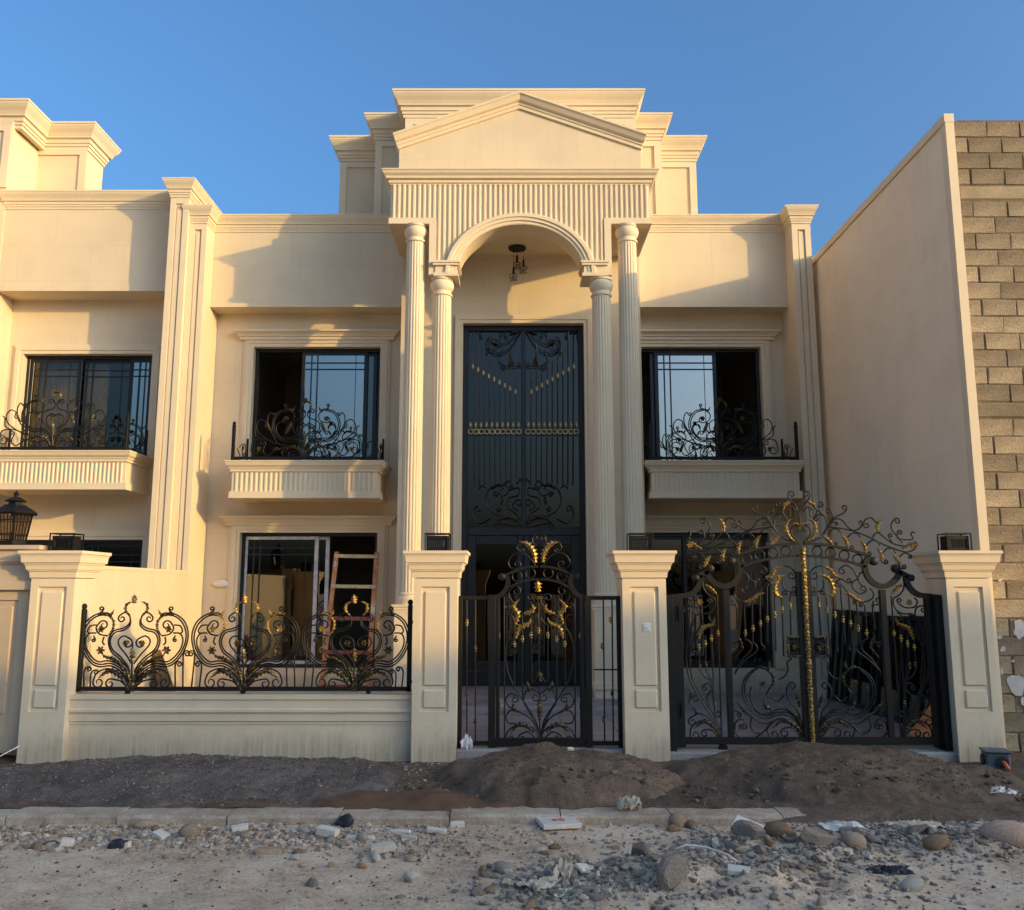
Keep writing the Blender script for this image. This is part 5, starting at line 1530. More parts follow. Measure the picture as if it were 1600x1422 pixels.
# ---------------------------------------------------------------- piles
def pile(name, label, cx, cy, rx, ry, H, mat, seed, lobes=(), n=150):
    vs, fs = [], []
    m = n*2//3
    P = lambda i, j: (cx-rx*1.25+2.5*rx*i/n, cy-ry*1.25+2.5*ry*j/m)
    for j in range(m+1):
        for i in range(n+1):
            x, y = P(i, j)
            w = .24*fbm(x+seed, y, 1.3)
            d = math.hypot((x-cx)/rx, (y-cy)/ry) + w
            h = H*max(0, 1-d)**.85 if d < 1 else -.06*min(1, (d-1)*4)
            h = H*1.12*(1-math.exp(-1.8*max(0, h)/H)) if h > 0 else h
            for lx, ly, lr, lh in lobes:
                q = math.hypot(x-lx, y-ly)/lr
                h += lh*math.exp(-q*q*1.6)*(1 if d < 1.1 else .3)
            h += (.026*fbm(x, y+seed, 2.6) + .014*fbm(x, y+seed, 7, 3) + .007*fbm(x, y+seed, 19, 2))*(1 if d < 1 else .3)
            vs.append((x, y, h + verge_z(x, y)))
    for j in range(m):
        for i in range(n):
            fs.append((j*(n+1)+i, j*(n+1)+i+1, (j+1)*(n+1)+i+1, (j+1)*(n+1)+i))
    mb = MB(); mb.add(vs, fs)
    o = mb.build(name, mat, None, True, off=Vector((cx, cy, 0)))
    o.location = (cx, cy, 0)
    tag(o, label, 'pile')
    def hz(x, y):
        i = min(max((x-cx+rx*1.25)/(2.5*rx)*n, 0), n-1e-6); j = min(max((y-cy+ry*1.25)/(2.5*ry)*m, 0), m-1e-6)
        return vs[int(j)*(n+1)+int(i)][2]
    return hz
hz1 = pile('sand_pile', 'brown sand pile in front of the narrow gate', .36, 7.90, 1.06, .93, .24, 'sand_brown', 2, [(.30, 8.2, .35, .03)])
hz2 = pile('sand_pile', 'broad brown sand pile in front of the wide double gate', 2.85, 7.92, 1.45, .95, .225, 'sand_brown', 7, [(2.62, 8.2, .22, .03), (3.1, 8.1, .5, .02)])
hz3 = pile('gravel_pile', 'low spread of dark gravel in front of the stained low wall', -2.9, 7.85, 1.9, .85, .12, 'gravel_grey', 11, [(-2.6, 8.2, .5, .02)])
pile('soil_pile', 'flat reddish soil patch behind the kerb left of the brown sand pile', -.62, 7.15, .85, .28, .035, 'red_soil', 21, n=50)

# ---------------------------------------------------------------- stones
def stone_mesh(seed, sub=2, flat=.7, rough=.22, angular=False):
    bm = bmesh.new(); bmesh.ops.create_icosphere(bm, subdivisions=sub, radius=1.0)
    rnd = random.Random(seed)
    off = Vector((rnd.uniform(0, 50), rnd.uniform(0, 50), rnd.uniform(0, 50)))
    planes = [(Vector((rnd.gauss(0, 1), rnd.gauss(0, 1), rnd.gauss(0, 1))).normalized(), rnd.uniform(.45, .75)) for _ in range(9)] if angular else []
    for v in bm.verts:
        p = v.co.copy()
        p *= 1 + rough*noise.noise(p*1.3+off) + rough*.4*noise.noise(p*3.3+off)
        for nrm, d in planes:
            k = p.dot(nrm)
            if k > d: p -= nrm*(k-d)
        v.co = Vector((p.x, p.y*.8, p.z*flat))
    me = bpy.data.meshes.new('stone'); bm.to_mesh(me); bm.free()
    return me
def stone_mat(name, a, b, s=9):
    t = NT(name); n = t.noise(s, 6, .7); n2 = t.noise(60, 3)
    info = t.n.new('ShaderNodeObjectInfo')
    c = t.ramp(n, [(.3, a), (.7, b)])
    br = t.n.new('ShaderNodeHueSaturation'); t.link(c, br.inputs['Color']); t.link(t.math('ADD', t.math('MULTIPLY', info.outputs['Random'], .5), .72), br.inputs['Value'])
    t.col(br.outputs[0]); t.set(.85, 0, .3); t.bump(t.math('ADD', n, t.math('MULTIPLY', n2, .4)), .5, .03)
stone_mat('stone_tan', (.30, .19, .11), (.50, .37, .25)); stone_mat('stone_grey', (.25, .19, .135), (.47, .375, .28)); stone_mat('stone_pink', (.38, .22, .14), (.54, .37, .26))
stone_mat('stone_brown', (.20, .11, .055), (.36, .22, .12)); stone_mat('stone_dark', (.16, .122, .088), (.35, .28, .215)); stone_mat('stone_pale', (.42, .345, .25), (.60, .52, .41))
def mats(me, m, smooth=True):
    me = me.copy(); me.materials.clear(); me.materials.append(M[m])
    if smooth: me.polygons.foreach_set('use_smooth', [True]*len(me.polygons))
    return me
ROUND = [stone_mesh(i) for i in range(6)]; ANG = [stone_mesh(40+i, 3, .75, .15, True) for i in range(6)]
def rock(label, x, y, r, mat, sx=1.0, kind='r', seed=0, name='stone', group=None, sink=.25, z=None, cat='stone', flat=1.0):
    me = mats((ROUND if kind == 'r' else ANG)[seed % 6], mat, kind == 'r')
    o = bpy.data.objects.new(name, me); COL.objects.link(o)
    zg = road_z(x, y) if z is None else z
    o.location = (x, y, zg + r*flat*(.55-sink))
    o.scale = (r*sx, r, r*flat); o.rotation_euler = (random.uniform(-.25, .25), random.uniform(-.25, .25), random.uniform(-.5, .5))
    return tag(o, label, cat, group)
random.seed(17)
rock('big round grey-tan stone in the middle of the left rubble strip', -2.25, 6.36, .072, 'stone_tan', 1.05, seed=1, flat=1.25)
rock('long flat tan stone lying against the kerb at the left', -2.64, 6.60, .055, 'stone_tan', 2.0, seed=2)
rock('round grey stone beside the white block in the rubble strip', -1.03, 6.28, .048, 'stone_grey', seed=3, flat=1.2)
rock('smooth oval grey stone alone on the dirt road', -.047, 5.60, .062, 'stone_grey', 1.15, seed=4)
rock('small upright brown stone left of the oval grey stone', -.176, 5.61, .03, 'stone_brown', .9, seed=5, flat=1.4)
rock('flat brown stone nearest the bottom edge, left of the rubble heap', -.117, 5.27, .036, 'stone_brown', 1.2, seed=0, flat=.7)
rock('round tan stone beside the kerb right of the slab', 1.19, 6.56, .075, 'stone_tan', 1.0, seed=1, flat=1.25)
rock('small orange-brown stone touching the round tan stone', 1.29, 6.54, .042, 'stone_brown', 1.2, seed=2)
rock('second small brown stone at the foot of the round tan stone', 1.14, 6.47, .040, 'stone_brown', 1.2, seed=3)
rock('large pinkish boulder at the right edge', 3.31, 6.06, .125, 'stone_pink', 1.5, seed=4, flat=1.15)
rock('tan boulder in the middle of the right rubble', 2.22, 5.93, .075, 'stone_tan', 1.15, seed=5, flat=1.1)
rock('pale oval stone alone near the bottom right', 2.30, 5.29, .062, 'stone_pale', 1.3, seed=0, flat=.9)
rock('brown boulder beside the broken white panel', 1.78, 6.06, .085, 'stone_brown', 1.25, seed=1, flat=1.1)
rock('large angular grey concrete chunk on the rubble heap', .89, 5.17, .125, 'stone_dark', 1.1, 'a', seed=0, flat=1.1, name='concrete_chunk', cat='rubble')
rock('angular dark chunk under the broken white panel', 1.55, 5.98, .10, 'stone_dark', 1.2, 'a', seed=1, name='concrete_chunk', cat='rubble', flat=1.1)
rock('dark grey chunk at the top of the rubble heap', .80, 5.72, .085, 'stone_dark', 1.2, 'a', seed=2, name='concrete_chunk', cat='rubble', flat=1.2)
rock('grey crumbling chunk left of the tan boulder', 1.96, 5.90, .10, 'stone_dark', 1.5, 'a', seed=3, name='concrete_chunk', cat='rubble')
rock('dark grey lump behind the pinkish boulder', 2.75, 6.22, .09, 'stone_dark', 1.4, 'a', seed=4, name='concrete_chunk', cat='rubble')
rock('small tan stone between the round tan stone and the grey heap', 1.62, 6.42, .055, 'stone_tan', 1.3, seed=3)
rock('brown stone left of the pinkish boulder', 2.78, 5.98, .075, 'stone_brown', 1.3, seed=5)
rock('pale angular stone on the road below the rubble strip', -1.40, 5.86, .045, 'stone_pale', 1.0, 'a', seed=5, flat=1.1)
rock('pale crumpled lump on the road left of the oval grey stone', -.60, 5.48, .055, 'stone_pale', 1.1, 'a', seed=1)
def chip(label, x, y, lx, ly, lz, rz, mat='slab_white', tilt=(0, 0), name='stone_offcut', seed=0, z=None, cat='offcut'):
    rnd = random.Random(seed)
    mb = MB()
    k = lambda: rnd.uniform(.82, 1.0)
    b = [(-lx/2*k(), -ly/2*k()), (lx/2*k(), -ly/2*k()), (lx/2*k(), ly/2*k()), (-lx/2*k(), ly/2*k())]
    mb.prismz(b, 0, lz)
    o = mb.build(name, mat)
    bm = bmesh.new(); bm.from_mesh(o.data); bmesh.ops.bevel(bm, geom=bm.edges[:], offset=min(.004, lz*.2), segments=1, affect='EDGES'); bm.to_mesh(o.data); bm.free()
    o.location = (x, y, (road_z(x, y) if z is None else z)-.003+abs(tilt[0])*ly/2+abs(tilt[1])*lx/2)
    o.rotation_euler = (tilt[0], tilt[1], rz)
    return tag(o, label, cat)
sl = chip('square pale stone slab with red marks lying by the kerb', .336, 6.60, .31, .30, .035, .12, 'slab_white', (-.06, .0), 'stone_slab', 1, cat='slab')
mb = MB()
for (a, b) in (((-.05, .0), (.05, .035)), ((-.03, -.03), (.03, .05)), ((.0, -.02), (.045, -.03)), ((-.04, .02), (-.02, -.03))):
    mb.bar((a[0], a[1], .0372), (b[0], b[1], .0372), .011, .001)
mb.build('red_mark', 'paint_red', sl)
for i, a in enumerate([
    ('long white stone offcut in the middle of the rubble strip', -1.29, 6.36, .17, .08, .055, -.25, 'slab_white', (.05, .12)),
    ('white offcut at the right end of the rubble strip', -.535, 6.46, .16, .06, .03, -.2, 'slab_white', (.05, .05)),
    ('thin white offcut behind the rightmost one', -.80, 6.50, .16, .05, .025, -.15, 'slab_white', (.0, .0)),
    ('grey-white offcut lying nearest the road at the strip end', -.712, 6.34, .12, .05, .03, -.1, 'stone_pale', (.0, .05)),
    ('long pale offcut below the white offcuts', -1.05, 6.30, .22, .05, .03, -.12, 'slab_white', (.05, .0)),
    ('bright white offcut lying right of the round grey-tan stone', -1.93, 6.47, .13, .07, .03, .3, 'slab_white', (.15, -.1)),
    ('white offcut lying flat in front of the round grey-tan stone', -2.62, 6.13, .14, .06, .04, -.02, 'slab_white', (.0, .0)),
    ('white offcut tilted against the round grey-tan stone', -2.44, 6.33, .11, .08, .03, -.5, 'slab_white', (.1, .25)),
    ('small white offcut at the far left of the strip', -3.0, 6.15, .09, .07, .04, .4, 'slab_white', (.1, .2)),
    ('flat sandstone piece on the road below the strip', -1.60, 6.03, .19, .09, .035, .05, 'stone_tan', (.0, .0)),
    ('tapered pale stone piece below the white offcuts', -.85, 6.00, .18, .08, .05, .25, 'stone_pale', (.1, -.1)),
    ('grey flat shard right of the tapered pale piece', -.70, 5.93, .14, .05, .015, .2, 'stone_grey', (.0, .0)),
    ('white tile piece on the right slope of the rubble heap', 1.30, 5.26, .13, .10, .03, -.25, 'slab_white', (.1, .05)),
    ('broken white panel leaning on the dark chunk', 1.62, 6.18, .27, .16, .025, -.45, 'slab_white', (.25, .28)),
    ('white offcut half buried near the kerb left of the slab', -.40, 6.62, .11, .05, .035, .1, 'slab_white', (.1, .0)),
    ('pale shard at the upper left of the rubble heap', .42, 5.42, .10, .08, .02, .6, 'slab_white', (.35, .2)),
]):
    chip(*a, seed=i+3)
# medium stones of the strip and the heap
random.seed(23)
G1 = 'small stones of the left rubble strip'; G2 = 'small grey lumps of the right rubble heap'
cache = {}
def small(x, y, r, mat, kind, label, group):
    k = random.randrange(6); key = (mat, kind, k)
    if key not in cache: cache[key] = mats((ROUND if kind == 'r' else ANG)[k], mat, kind == 'r')
    o = bpy.data.objects.new('stone', cache[key]); COL.objects.link(o)
    o.location = (x, y, road_z(x, y)+r*.25); o.scale = (r*random.uniform(.9, 1.5), r, r*random.uniform(.7, 1.1))
    o.rotation_euler = (random.uniform(-.4, .4), random.uniform(-.4, .4), random.uniform(0, 6.3))
    tag(o, label, 'stone', group)
for i in range(130):
    x = random.uniform(-3.9, -.95) if i < 105 else random.gauss(-.9, .5); y = random.gauss(6.35, .13) if i < 105 else random.uniform(5.7, 6.1)
    y = min(y, 6.62)
    small(x, y, random.choice((.018, .022, .026, .032, .038)), random.choice(('stone_tan', 'stone_tan', 'stone_grey', 'stone_pale', 'stone_brown', 'stone_pink')), 'a' if random.random() < .5 else 'r', 'small stone in the rubble strip left of the slab', G1)
for i in range(110):
    c = random.choice(HEAPS); x = random.gauss(c[0], c[2]*.5); y = random.gauss(c[1], c[3]*.45)
    if y > 6.55: continue
    small(x, y, random.choice((.018, .024, .03, .04, .05)), random.choice(('stone_grey', 'stone_dark', 'stone_grey', 'stone_pale', 'stone_brown')), 'a', 'small angular lump in the grey rubble right of the slab', G2)

# loose grit: too many to count
def grit(name, label, n, sampler, zf, mat, rmin, rmax, seed):
    rnd = random.Random(seed); vs, fs = [], []
    bm = bmesh.new(); bmesh.ops.create_icosphere(bm, subdivisions=1, radius=1); V = [v.co.copy() for v in bm.verts]; F = [tuple(v.index for v in f.verts) for f in bm.faces]; bm.free()
    for _ in range(n):
        x, y = sampler(rnd)
        r = rmin + (rmax-rmin)*rnd.random()**3
        z = zf(x, y) + r*.2
        a = rnd.uniform(0, 6.28); ca, sa = math.cos(a), math.sin(a)
        sx, sy, sz = r*rnd.uniform(.8, 1.5), r*rnd.uniform(.7, 1.1), r*rnd.uniform(.5, .9)
        b = len(vs)
        for p in V:
            j = rnd.uniform(.5, 1.2)
            X, Y = p.x*sx*j, p.y*sy*j
            vs.append((x+X*ca-Y*sa, y+X*sa+Y*ca, z+p.z*sz*j))
        fs += [tuple(i+b for i in f) for f in F]
    me = bpy.data.meshes.new(name); me.from_pydata(vs, [], fs); me.materials.append(M[mat])
    o = bpy.data.objects.new(name, me); COL.objects.link(o)
    return tag(o, label, 'gravel', None, 'stuff')
for nm_, a, b in (('grit_tan', (.24, .165, .105), (.58, .48, .37)), ('grit_grey', (.17, .128, .09), (.50, .405, .31)), ('grit_dark', (.07, .05, .036), (.34, .27, .21)), ('grit_sand', (.06, .038, .023), (.24, .165, .11))):
    t = NT(nm_); g = t.n.new('ShaderNodeNewGeometry'); t.col(t.ramp(g.outputs['Random Per Island'], [(0, a), (.75, tuple((p+q)/2 for p, q in zip(a, b))), (1, b)])); t.set(.9, 0, .25)
grit('loose_gravel', 'loose brownish grit strewn along the road side of the kerb', 4200, lambda r: (r.uniform(-4.2, -.4) if r.random() < .75 else r.uniform(-4, 4), min(6.66, r.gauss(6.36, .17))), road_z, 'grit_tan', .004, .026, 1)
grit('loose_gravel', 'grey crushed rubble covering the heap at the lower right', 6500, lambda r: (lambda c: (r.gauss(c[0], c[2]*.62), min(6.62, r.gauss(c[1], c[3]*.6))))(r.choice(HEAPS)), road_z, 'grit_grey', .004, .028, 2)
grit('loose_gravel', 'sparse pebbles scattered over the dirt road', 2600, lambda r: (r.uniform(-4, 4), r.uniform(4.7, 6.6)), road_z, 'grit_dark', .003, .014, 3)
grit('loose_gravel', 'fine pebbles scattered over the verge between kerb and pillars', 5200, lambda r: (r.uniform(-5.6, 5.6), r.uniform(6.98, 8.75)), verge_z, 'grit_dark', .003, .013, 4)
def on_pile(cx, cy, rx, ry):
    def f(r):
        while True:
            u, v = r.uniform(-1, 1), r.uniform(-1, 1)
            if u*u+v*v < 1: return cx+u*rx, cy+v*ry
    return f
grit('loose_gravel', 'coarse grains lying on the brown sand pile before the narrow gate', 3800, on_pile(.38, 7.92, 1.05, .9), lambda x, y: max(hz1(x, y), verge_z(x, y)), 'grit_sand', .003, .010, 11)
grit('loose_gravel', 'coarse grains lying on the broad sand pile before the wide gate', 5200, on_pile(2.75, 7.95, 1.5, .93), lambda x, y: max(hz2(x, y), verge_z(x, y)), 'grit_sand', .003, .010, 12)
grit('loose_gravel', 'gravel stones covering the low spread before the stained wall', 9000, on_pile(-2.9, 7.85, 1.8, .8), lambda x, y: max(hz3(x, y), verge_z(x, y)), 'grit_dark', .003, .012, 13)
grit('loose_gravel', 'dark clods slumped along the lower edge of the sand piles', 420, lambda r: (r.choice((.38, 2.75, 2.75))+r.uniform(-1.35, 1.35), r.uniform(7.05, 7.6)), lambda x, y: max(hz1(x, y) if abs(x-.38) < 1.3 else -9, hz2(x, y) if abs(x-2.75) < 1.8 else -9, verge_z(x, y)), 'grit_sand', .008, .035, 15)
grit('loose_gravel', 'broken angular rubble mixed through the strip along the kerb', 900, lambda r: (r.gauss(-2.2, 1.0), min(6.62, r.gauss(6.38, .14))), road_z, 'grit_tan', .008, .034, 16)
grit('loose_gravel', 'broken angular rubble mixed through the grey heap', 1100, lambda r: (lambda c: (r.gauss(c[0], c[2]*.5), min(6.58, r.gauss(c[1], c[3]*.5))))(r.choice(HEAPS)), road_z, 'grit_grey', .010, .045, 17)
grit('loose_gravel', 'pale chippings on the verge left of the narrow gate', 900, lambda r: (r.gauss(-1.3, .7), r.uniform(7.2, 8.5)), verge_z, 'grit_tan', .004, .016, 6)

# ---------------------------------------------------------------- litter
def crumple(name, label, x, y, z, sx, sy, sz, mat, seed, cat='bag', sub=4, amp=.5):
    bm = bmesh.new(); bmesh.ops.create_icosphere(bm, subdivisions=sub, radius=1)
    off = Vector((seed*7.1, seed*3.3, 0))
    for v in bm.verts:
        p = v.co.copy()
        k = 1 + amp*.55*noise.noise(p*1.1+off) + amp*.30*(.3-abs(noise.noise(p*2.1+off))) + amp*.10*noise.noise(p*6+off)
        p *= k
        p.z = max(p.z, -.35)
        v.co = Vector((p.x*sx, p.y*sy, (p.z+.35)*sz))
    for f in bm.faces: f.smooth = True
    me = bpy.data.meshes.new(name); bm.to_mesh(me); bm.free(); me.materials.append(M[mat])
    o = bpy.data.objects.new(name, me); COL.objects.link(o); o.location = (x, y, z)
    return tag(o, label, cat)
def sheet(name, label, x, y, z, sx, sy, sz, mat, seed, cat='paper', rz=0.0):
    """crumpled sheet: folded grid with thickness, ragged outline"""
    n = 22; off = Vector((seed*5.3, seed*2.9, 0)); vs, fs = [], []
    for j in range(n+1):
        for i in range(n+1):
            u, v = 2*i/n-1, 2*j/n-1
            e = 1+.22*noise.noise(Vector((u*2, v*2, seed)))
            p = Vector((u*1.5, v*1.5, 0))+off
            h = (1-abs(noise.noise(p*1.1)))**2 + .35*(1-abs(noise.noise(p*2.6)))**2 - .55
            h = max(-.05, h*(1.15-.6*max(abs(u), abs(v))))
            vs.append((u*sx*e + .3*sx*noise.noise(p*1.7), v*sy*e + .3*sy*noise.noise(p*1.7+Vector((9, 9, 9))), h*sz))
    for j in range(n):
        for i in range(n): fs.append((j*(n+1)+i, j*(n+1)+i+1, (j+1)*(n+1)+i+1, (j+1)*(n+1)+i))
    mb = MB(); mb.add(vs, fs); o = mb.build(name, mat)
    s_ = o.modifiers.new('thickness', 'SOLIDIFY'); s_.thickness = .002
    o.location = (x, y, z); o.rotation_euler = (0, 0, rz)
    return tag(o, label, cat)
sheet('plastic_bag', 'tan crumpled bag sitting on the kerb in front of the pillar between the gates', .885, 6.87, -.012, .085, .07, .15, 'paper_tan', 14, 'bag')
sheet('paper_scrap', 'crumpled tan paper standing at the left end of the rubble heap', .30, 5.42, road_z(.30, 5.42), .08, .06, .16, 'paper_tan', 2, rz=.3)
sheet('paper_scrap', 'flat crumpled tan paper in front of the standing one', .20, 5.26, road_z(.20, 5.26), .13, .08, .07, 'paper_tan', 3, rz=.5)
sheet('paper_scrap', 'crumpled orange-tan paper at the bottom edge of the rubble heap', .32, 5.10, road_z(.32, 5.10), .07, .06, .07, 'paper_tan', 9, rz=-.4)
sheet('plastic_bag', 'white crumpled bag on the verge below the grey junction box', 3.94, 7.29, verge_z(3.94, 7.29)+.01, .12, .07, .08, 'bag_white', 4, 'bag')
sheet('plastic_bag', 'small pinkish plastic bag caught at the foot of the narrow gate', -.44, 8.72, .095, .055, .03, .20, 'bag_pink', 5, 'bag')
sheet('plastic_sheet', 'white torn sheet on the rubble near the kerb at the right', 2.35, 6.45, road_z(2.35, 6.45), .15, .07, .07, 'bag_white', 6, 'sheet')
sheet('plastic_sheet', 'pale torn sheet beside the other one near the kerb at the right', 2.85, 6.42, road_z(2.85, 6.42), .18, .07, .07, 'paper_tan', 8, 'sheet')
crumple('black_rag', 'black plastic scrap against the kerb above the rubble strip', -1.22, 6.62, road_z(-1.22, 6.62), .06, .04, .06, 'plastic_dark', 10, 'rag', amp=.8)
crumple('black_rag', 'black plastic scrap at the left end of the rubble strip', -2.64, 6.12, road_z(-2.64, 6.12)-.005, .06, .04, .045, 'plastic_dark', 11, 'rag', amp=.8)
sheet('black_rag', 'dark rag lying on the road at the lower right', 2.30, 5.60, road_z(2.3, 5.6), .14, .07, .05, 'plastic_dark', 12, 'rag')
mb = MB(); mb.tube([(1.02, 5.72, road_z(1.02, 5.72)+.03), (1.10, 5.75, road_z(1.1, 5.75)+.055), (1.22, 5.72, road_z(1.22, 5.72)+.05), (1.33, 5.64, road_z(1.33, 5.64)+.02), (1.38, 5.60, road_z(1.38, 5.6)+.008)], .007, 6)
o = mb.build('plastic_strap', 'bag_white', None, True); tag(o, 'white plastic strap curling over the rubble heap', 'strap')
jb = thing('junction_box', 'grey square junction box with an orange pipe stub at the foot of the right pillar', 'box', (4.46, 8.30, .0), rz=-.25)
BASE[jb.name] = Vector((0, 0, 0))
mb = MB(); mb.bbox(-.10, .10, -.09, .09, .0, .15, .012); bo = mb.build('box', 'plastic_grey', jb)
mb = MB(); mb.bbox(-.115, .115, -.105, .105, .145, .165, .008); mb.build('lid', 'plastic_grey', bo)
mb = MB(); mb.lathe([(.045, 0), (.05, .0), (.05, .02), (.035, .02)], 0, 0, 18); mb.v = [(a+.03, -.09-c, b+.07) for a, b, c in mb.v]; mb.build('knockout', 'plastic_dark', bo)
mb = MB(); mb.lathe([(.045, 0), (.05, .0), (.05, .02), (.035, .02)], 0, 0, 18); mb.v = [(-.10-c, a, b+.07) for a, b, c in mb.v]; mb.build('knockout', 'plastic_dark', bo)
mb = MB(); mb.tube([(.03, -.09, .075), (.045, -.14, .05), (.055, -.17, .02)], .020, 10); mb.build('pipe_stub', 'pipe_orange', jb, True)
mb = MB(); mb.tube([(-5.4, 8.5, .0), (-5.1, 8.42, .03), (-4.85, 8.5, .06), (-4.72, 8.6, .14)], .006, 6); o = mb.build('cable', 'white_plastic', None, True); tag(o, 'thin pale cable at the foot of the tan pillar', 'cable')
chip('small white stone chip lying on top of the brown sand pile', .52, 8.05, .07, .04, .025, .3, 'stone_pale', (.1, .1), 'stone_offcut', 77, z=hz1(.52, 8.05))

# ---------------------------------------------------------------- things in the courtyard
ld = thing('ladder', 'paint-stained wooden ladder leaning at the open lower left window', 'ladder', (-2.45, 13.0, .04))
for s in (-1, 1):
    mb = MB(); mb.bar((-2.45+s*.34, 12.95, .03), (-2.45+s*.315, 13.72, 2.20), .065, .045); mb.build('stile', 'ladder_wood', ld)
for i, z in enumerate((.22, .70, 1.19, 1.67, 2.14)):
    t_ = (z-.03)/2.17; y = 12.95+.77*t_-.006
    mb = MB(); mb.bar((-2.45-.345, y-.02, z), (-2.45+.345, y-.02, z-.01), .055, .03); mb.build('rung', 'rung_red' if i < 3 else 'rung_wood', ld)  # lower rungs darker red: their shade is put into the colour
wl = thing('wall_light', 'small oval white wall light left of the lower window', 'lamp', (-4.62, 13.86, 1.71))
mb = MB(); mb.lathe([(.01, 0), (.5, .0), (.5, .25), (.44, .36), (.25, .46), (.05, .5)], 0, 0, 24); mb.v = [(a*.27-4.62, 13.868-c*.11, b*.12+1.71) for a, b, c in mb.v]; mb.build('diffuser', 'white_plastic', wl, True)
mb = MB(); mb.lathe([(.55, 0), (.55, .10), (.51, .12)], 0, 0, 24); mb.v = [(a*.27-4.62, 13.869-c*.11, b*.12+1.71) for a, b, c in mb.v]; mb.build('rim', 'lamp_lens', wl, True)
bk = thing('bucket', 'white paint bucket standing below the lower left window', 'bucket', (-2.30, 13.35, .04))
mb = MB(); mb.lathe([(.12, .04), (.15, .34), (.158, .345), (.158, .37), (.145, .37), (.14, .34), (.11, .06)], -2.30, 13.35, 24); mb.build('bucket_body', 'white_plastic', bk, True, auto=40)
mb = MB(); mb.tube([(-2.30+.155*math.cos(a), 13.33-.10*math.sin(a), .33-.06*math.sin(a)) for a in [math.pi*i/12 for i in range(13)]], .004, 5); mb.build('bucket_handle', 'frame_black', bk)
mb = MB(); mb.add([(-4.62, 11.75, .035), (-4.60, 12.3, .035), (-4.86, 12.15, .78), (-4.86, 11.95, .80), (-4.585, 11.75, .035), (-4.565, 12.3, .035), (-4.83, 12.15, .80), (-4.83, 11.95, .82)], [(0,1,2,3),(7,6,5,4),(0,4,5,1),(1,5,6,2),(2,6,7,3),(3,7,4,0)])
o = mb.build('plywood_board', 'board_brown'); tag(o, 'dark brown tapered board leaning on the low dividing wall behind the railing', 'board')
for i, (ya, yb, zt, lab) in enumerate(((12.6, 13.1, 1.33, 'farthest of the spare dark window frames leaning on the side wall'), (11.6, 12.45, 1.33, 'second farthest spare dark window frame leaning on the side wall'),
                                      (10.75, 11.42, 1.30, 'second nearest spare dark window frame leaning on the side wall'), (9.85, 10.6, 1.32, 'nearest of the spare dark window frames leaning on the side wall'))):
    sf = thing('spare_window', lab, 'window frame', (4.7, (ya+yb)/2, .036), group='spare window frames by the side wall')
    mb = MB()
    P = lambda y, t: (4.66+.165*t, y, .04+(zt-.04)*t)
    def mem(a, b, w=.06): mb.bar(a, b, w, .045)
    mem(P(ya, 0), P(ya, 1)); mem(P(yb, 0), P(yb, 1)); mem(P(ya, .03), P(yb, .03)); mem(P(ya, .97), P(yb, .97)); mem(P((ya+yb)/2, .03), P((ya+yb)/2, .97), .045)
    mb.build('frame', 'frame_black', sf)
    mb = MB(); a, b, c, d = P(ya, .03), P(yb, .03), P(yb, .97), P(ya, .97)
    e = .006; mb.add([a, b, c, d] + [(p[0]+e, p[1], p[2]) for p in (a, b, c, d)], [(0,1,2,3),(7,6,5,4),(0,4,5,1),(1,5,6,2),(2,6,7,3),(3,7,4,0)])
    mb.build('pane', 'glass_tinted', sf)
mb = MB(); mb.add([(4.35, 9.45, .04), (4.40, 9.95, .04), (4.80, 9.95, .50), (4.80, 9.45, .46), (4.37, 9.45, .03), (4.42, 9.95, .03), (4.82, 9.95, .48), (4.82, 9.45, .44)], [(0,1,2,3),(7,6,5,4),(0,4,5,1),(1,5,6,2),(2,6,7,3),(3,7,4,0)])
o = mb.build('plywood_board', 'ladder_wood'); tag(o, 'orange-brown board leaning low behind the right leaf of the wide gate', 'board')
mb = MB(); mb.box(3.6, 4.6, 9.15, 9.42, .036, .046); o = mb.build('turf_strip', 'leaf_green'); tag(o, 'green turf strip on the paving behind the wide gate', 'mat')

# ================================================================== concrete block wall at the right
cw = thing('block_wall', 'bare concrete block wall with rough mortar at the right edge', 'wall', (5.9, 9.1, 0))
def block_mat(name, a, b):
    t = NT(name); n = t.noise(3, 5, .6); f = t.noise(70, 4, .75); v = t.noise(160, 2)
    info = t.n.new('ShaderNodeObjectInfo')
    c = t.ramp(t.math('ADD', t.math('MULTIPLY', n, .45), t.math('MULTIPLY', f, .55)), [(.34, a), (.5, tuple((p+q)/2 for p, q in zip(a, b))), (.64, b)])
    hs = t.n.new('ShaderNodeHueSaturation'); t.link(c, hs.inputs['Color']); t.link(t.math('ADD', t.math('MULTIPLY', info.outputs['Random'], .6), .68), hs.inputs['Value'])
    t.col(hs.outputs[0]); t.set(.95, 0, .2); t.bump(t.math('ADD', f, t.math('MULTIPLY', v, .5)), .9, .012)
block_mat('concrete_block', (.13, .095, .056), (.52, .41, .27))
block_mat('mortar', (.12, .09, .06), (.34, .27, .19))
block_mat('lintel_concrete', (.20, .15, .09), (.40, .32, .21))
mb = MB(); mb.box(4.955, 7.4, 9.068, 9.30, -.1, 6.86); mb.build('mortar_bed', 'mortar', cw)
BL, BH = .375, .19
base_me = []
for s in range(5):
    rnd = random.Random(90+s); m_ = MB(); b = .007
    m_.bbox(-BL/2+.004, BL/2-.004, -.024, .03, -BH/2+.004, BH/2-.004, b)
    me = bpy.data.meshes.new('block'); me.from_pydata([tuple(c+rnd.uniform(-.005, .005) for c in v) for v in m_.v], [], m_.f); me.materials.append(M['concrete_block']); base_me.append(me)
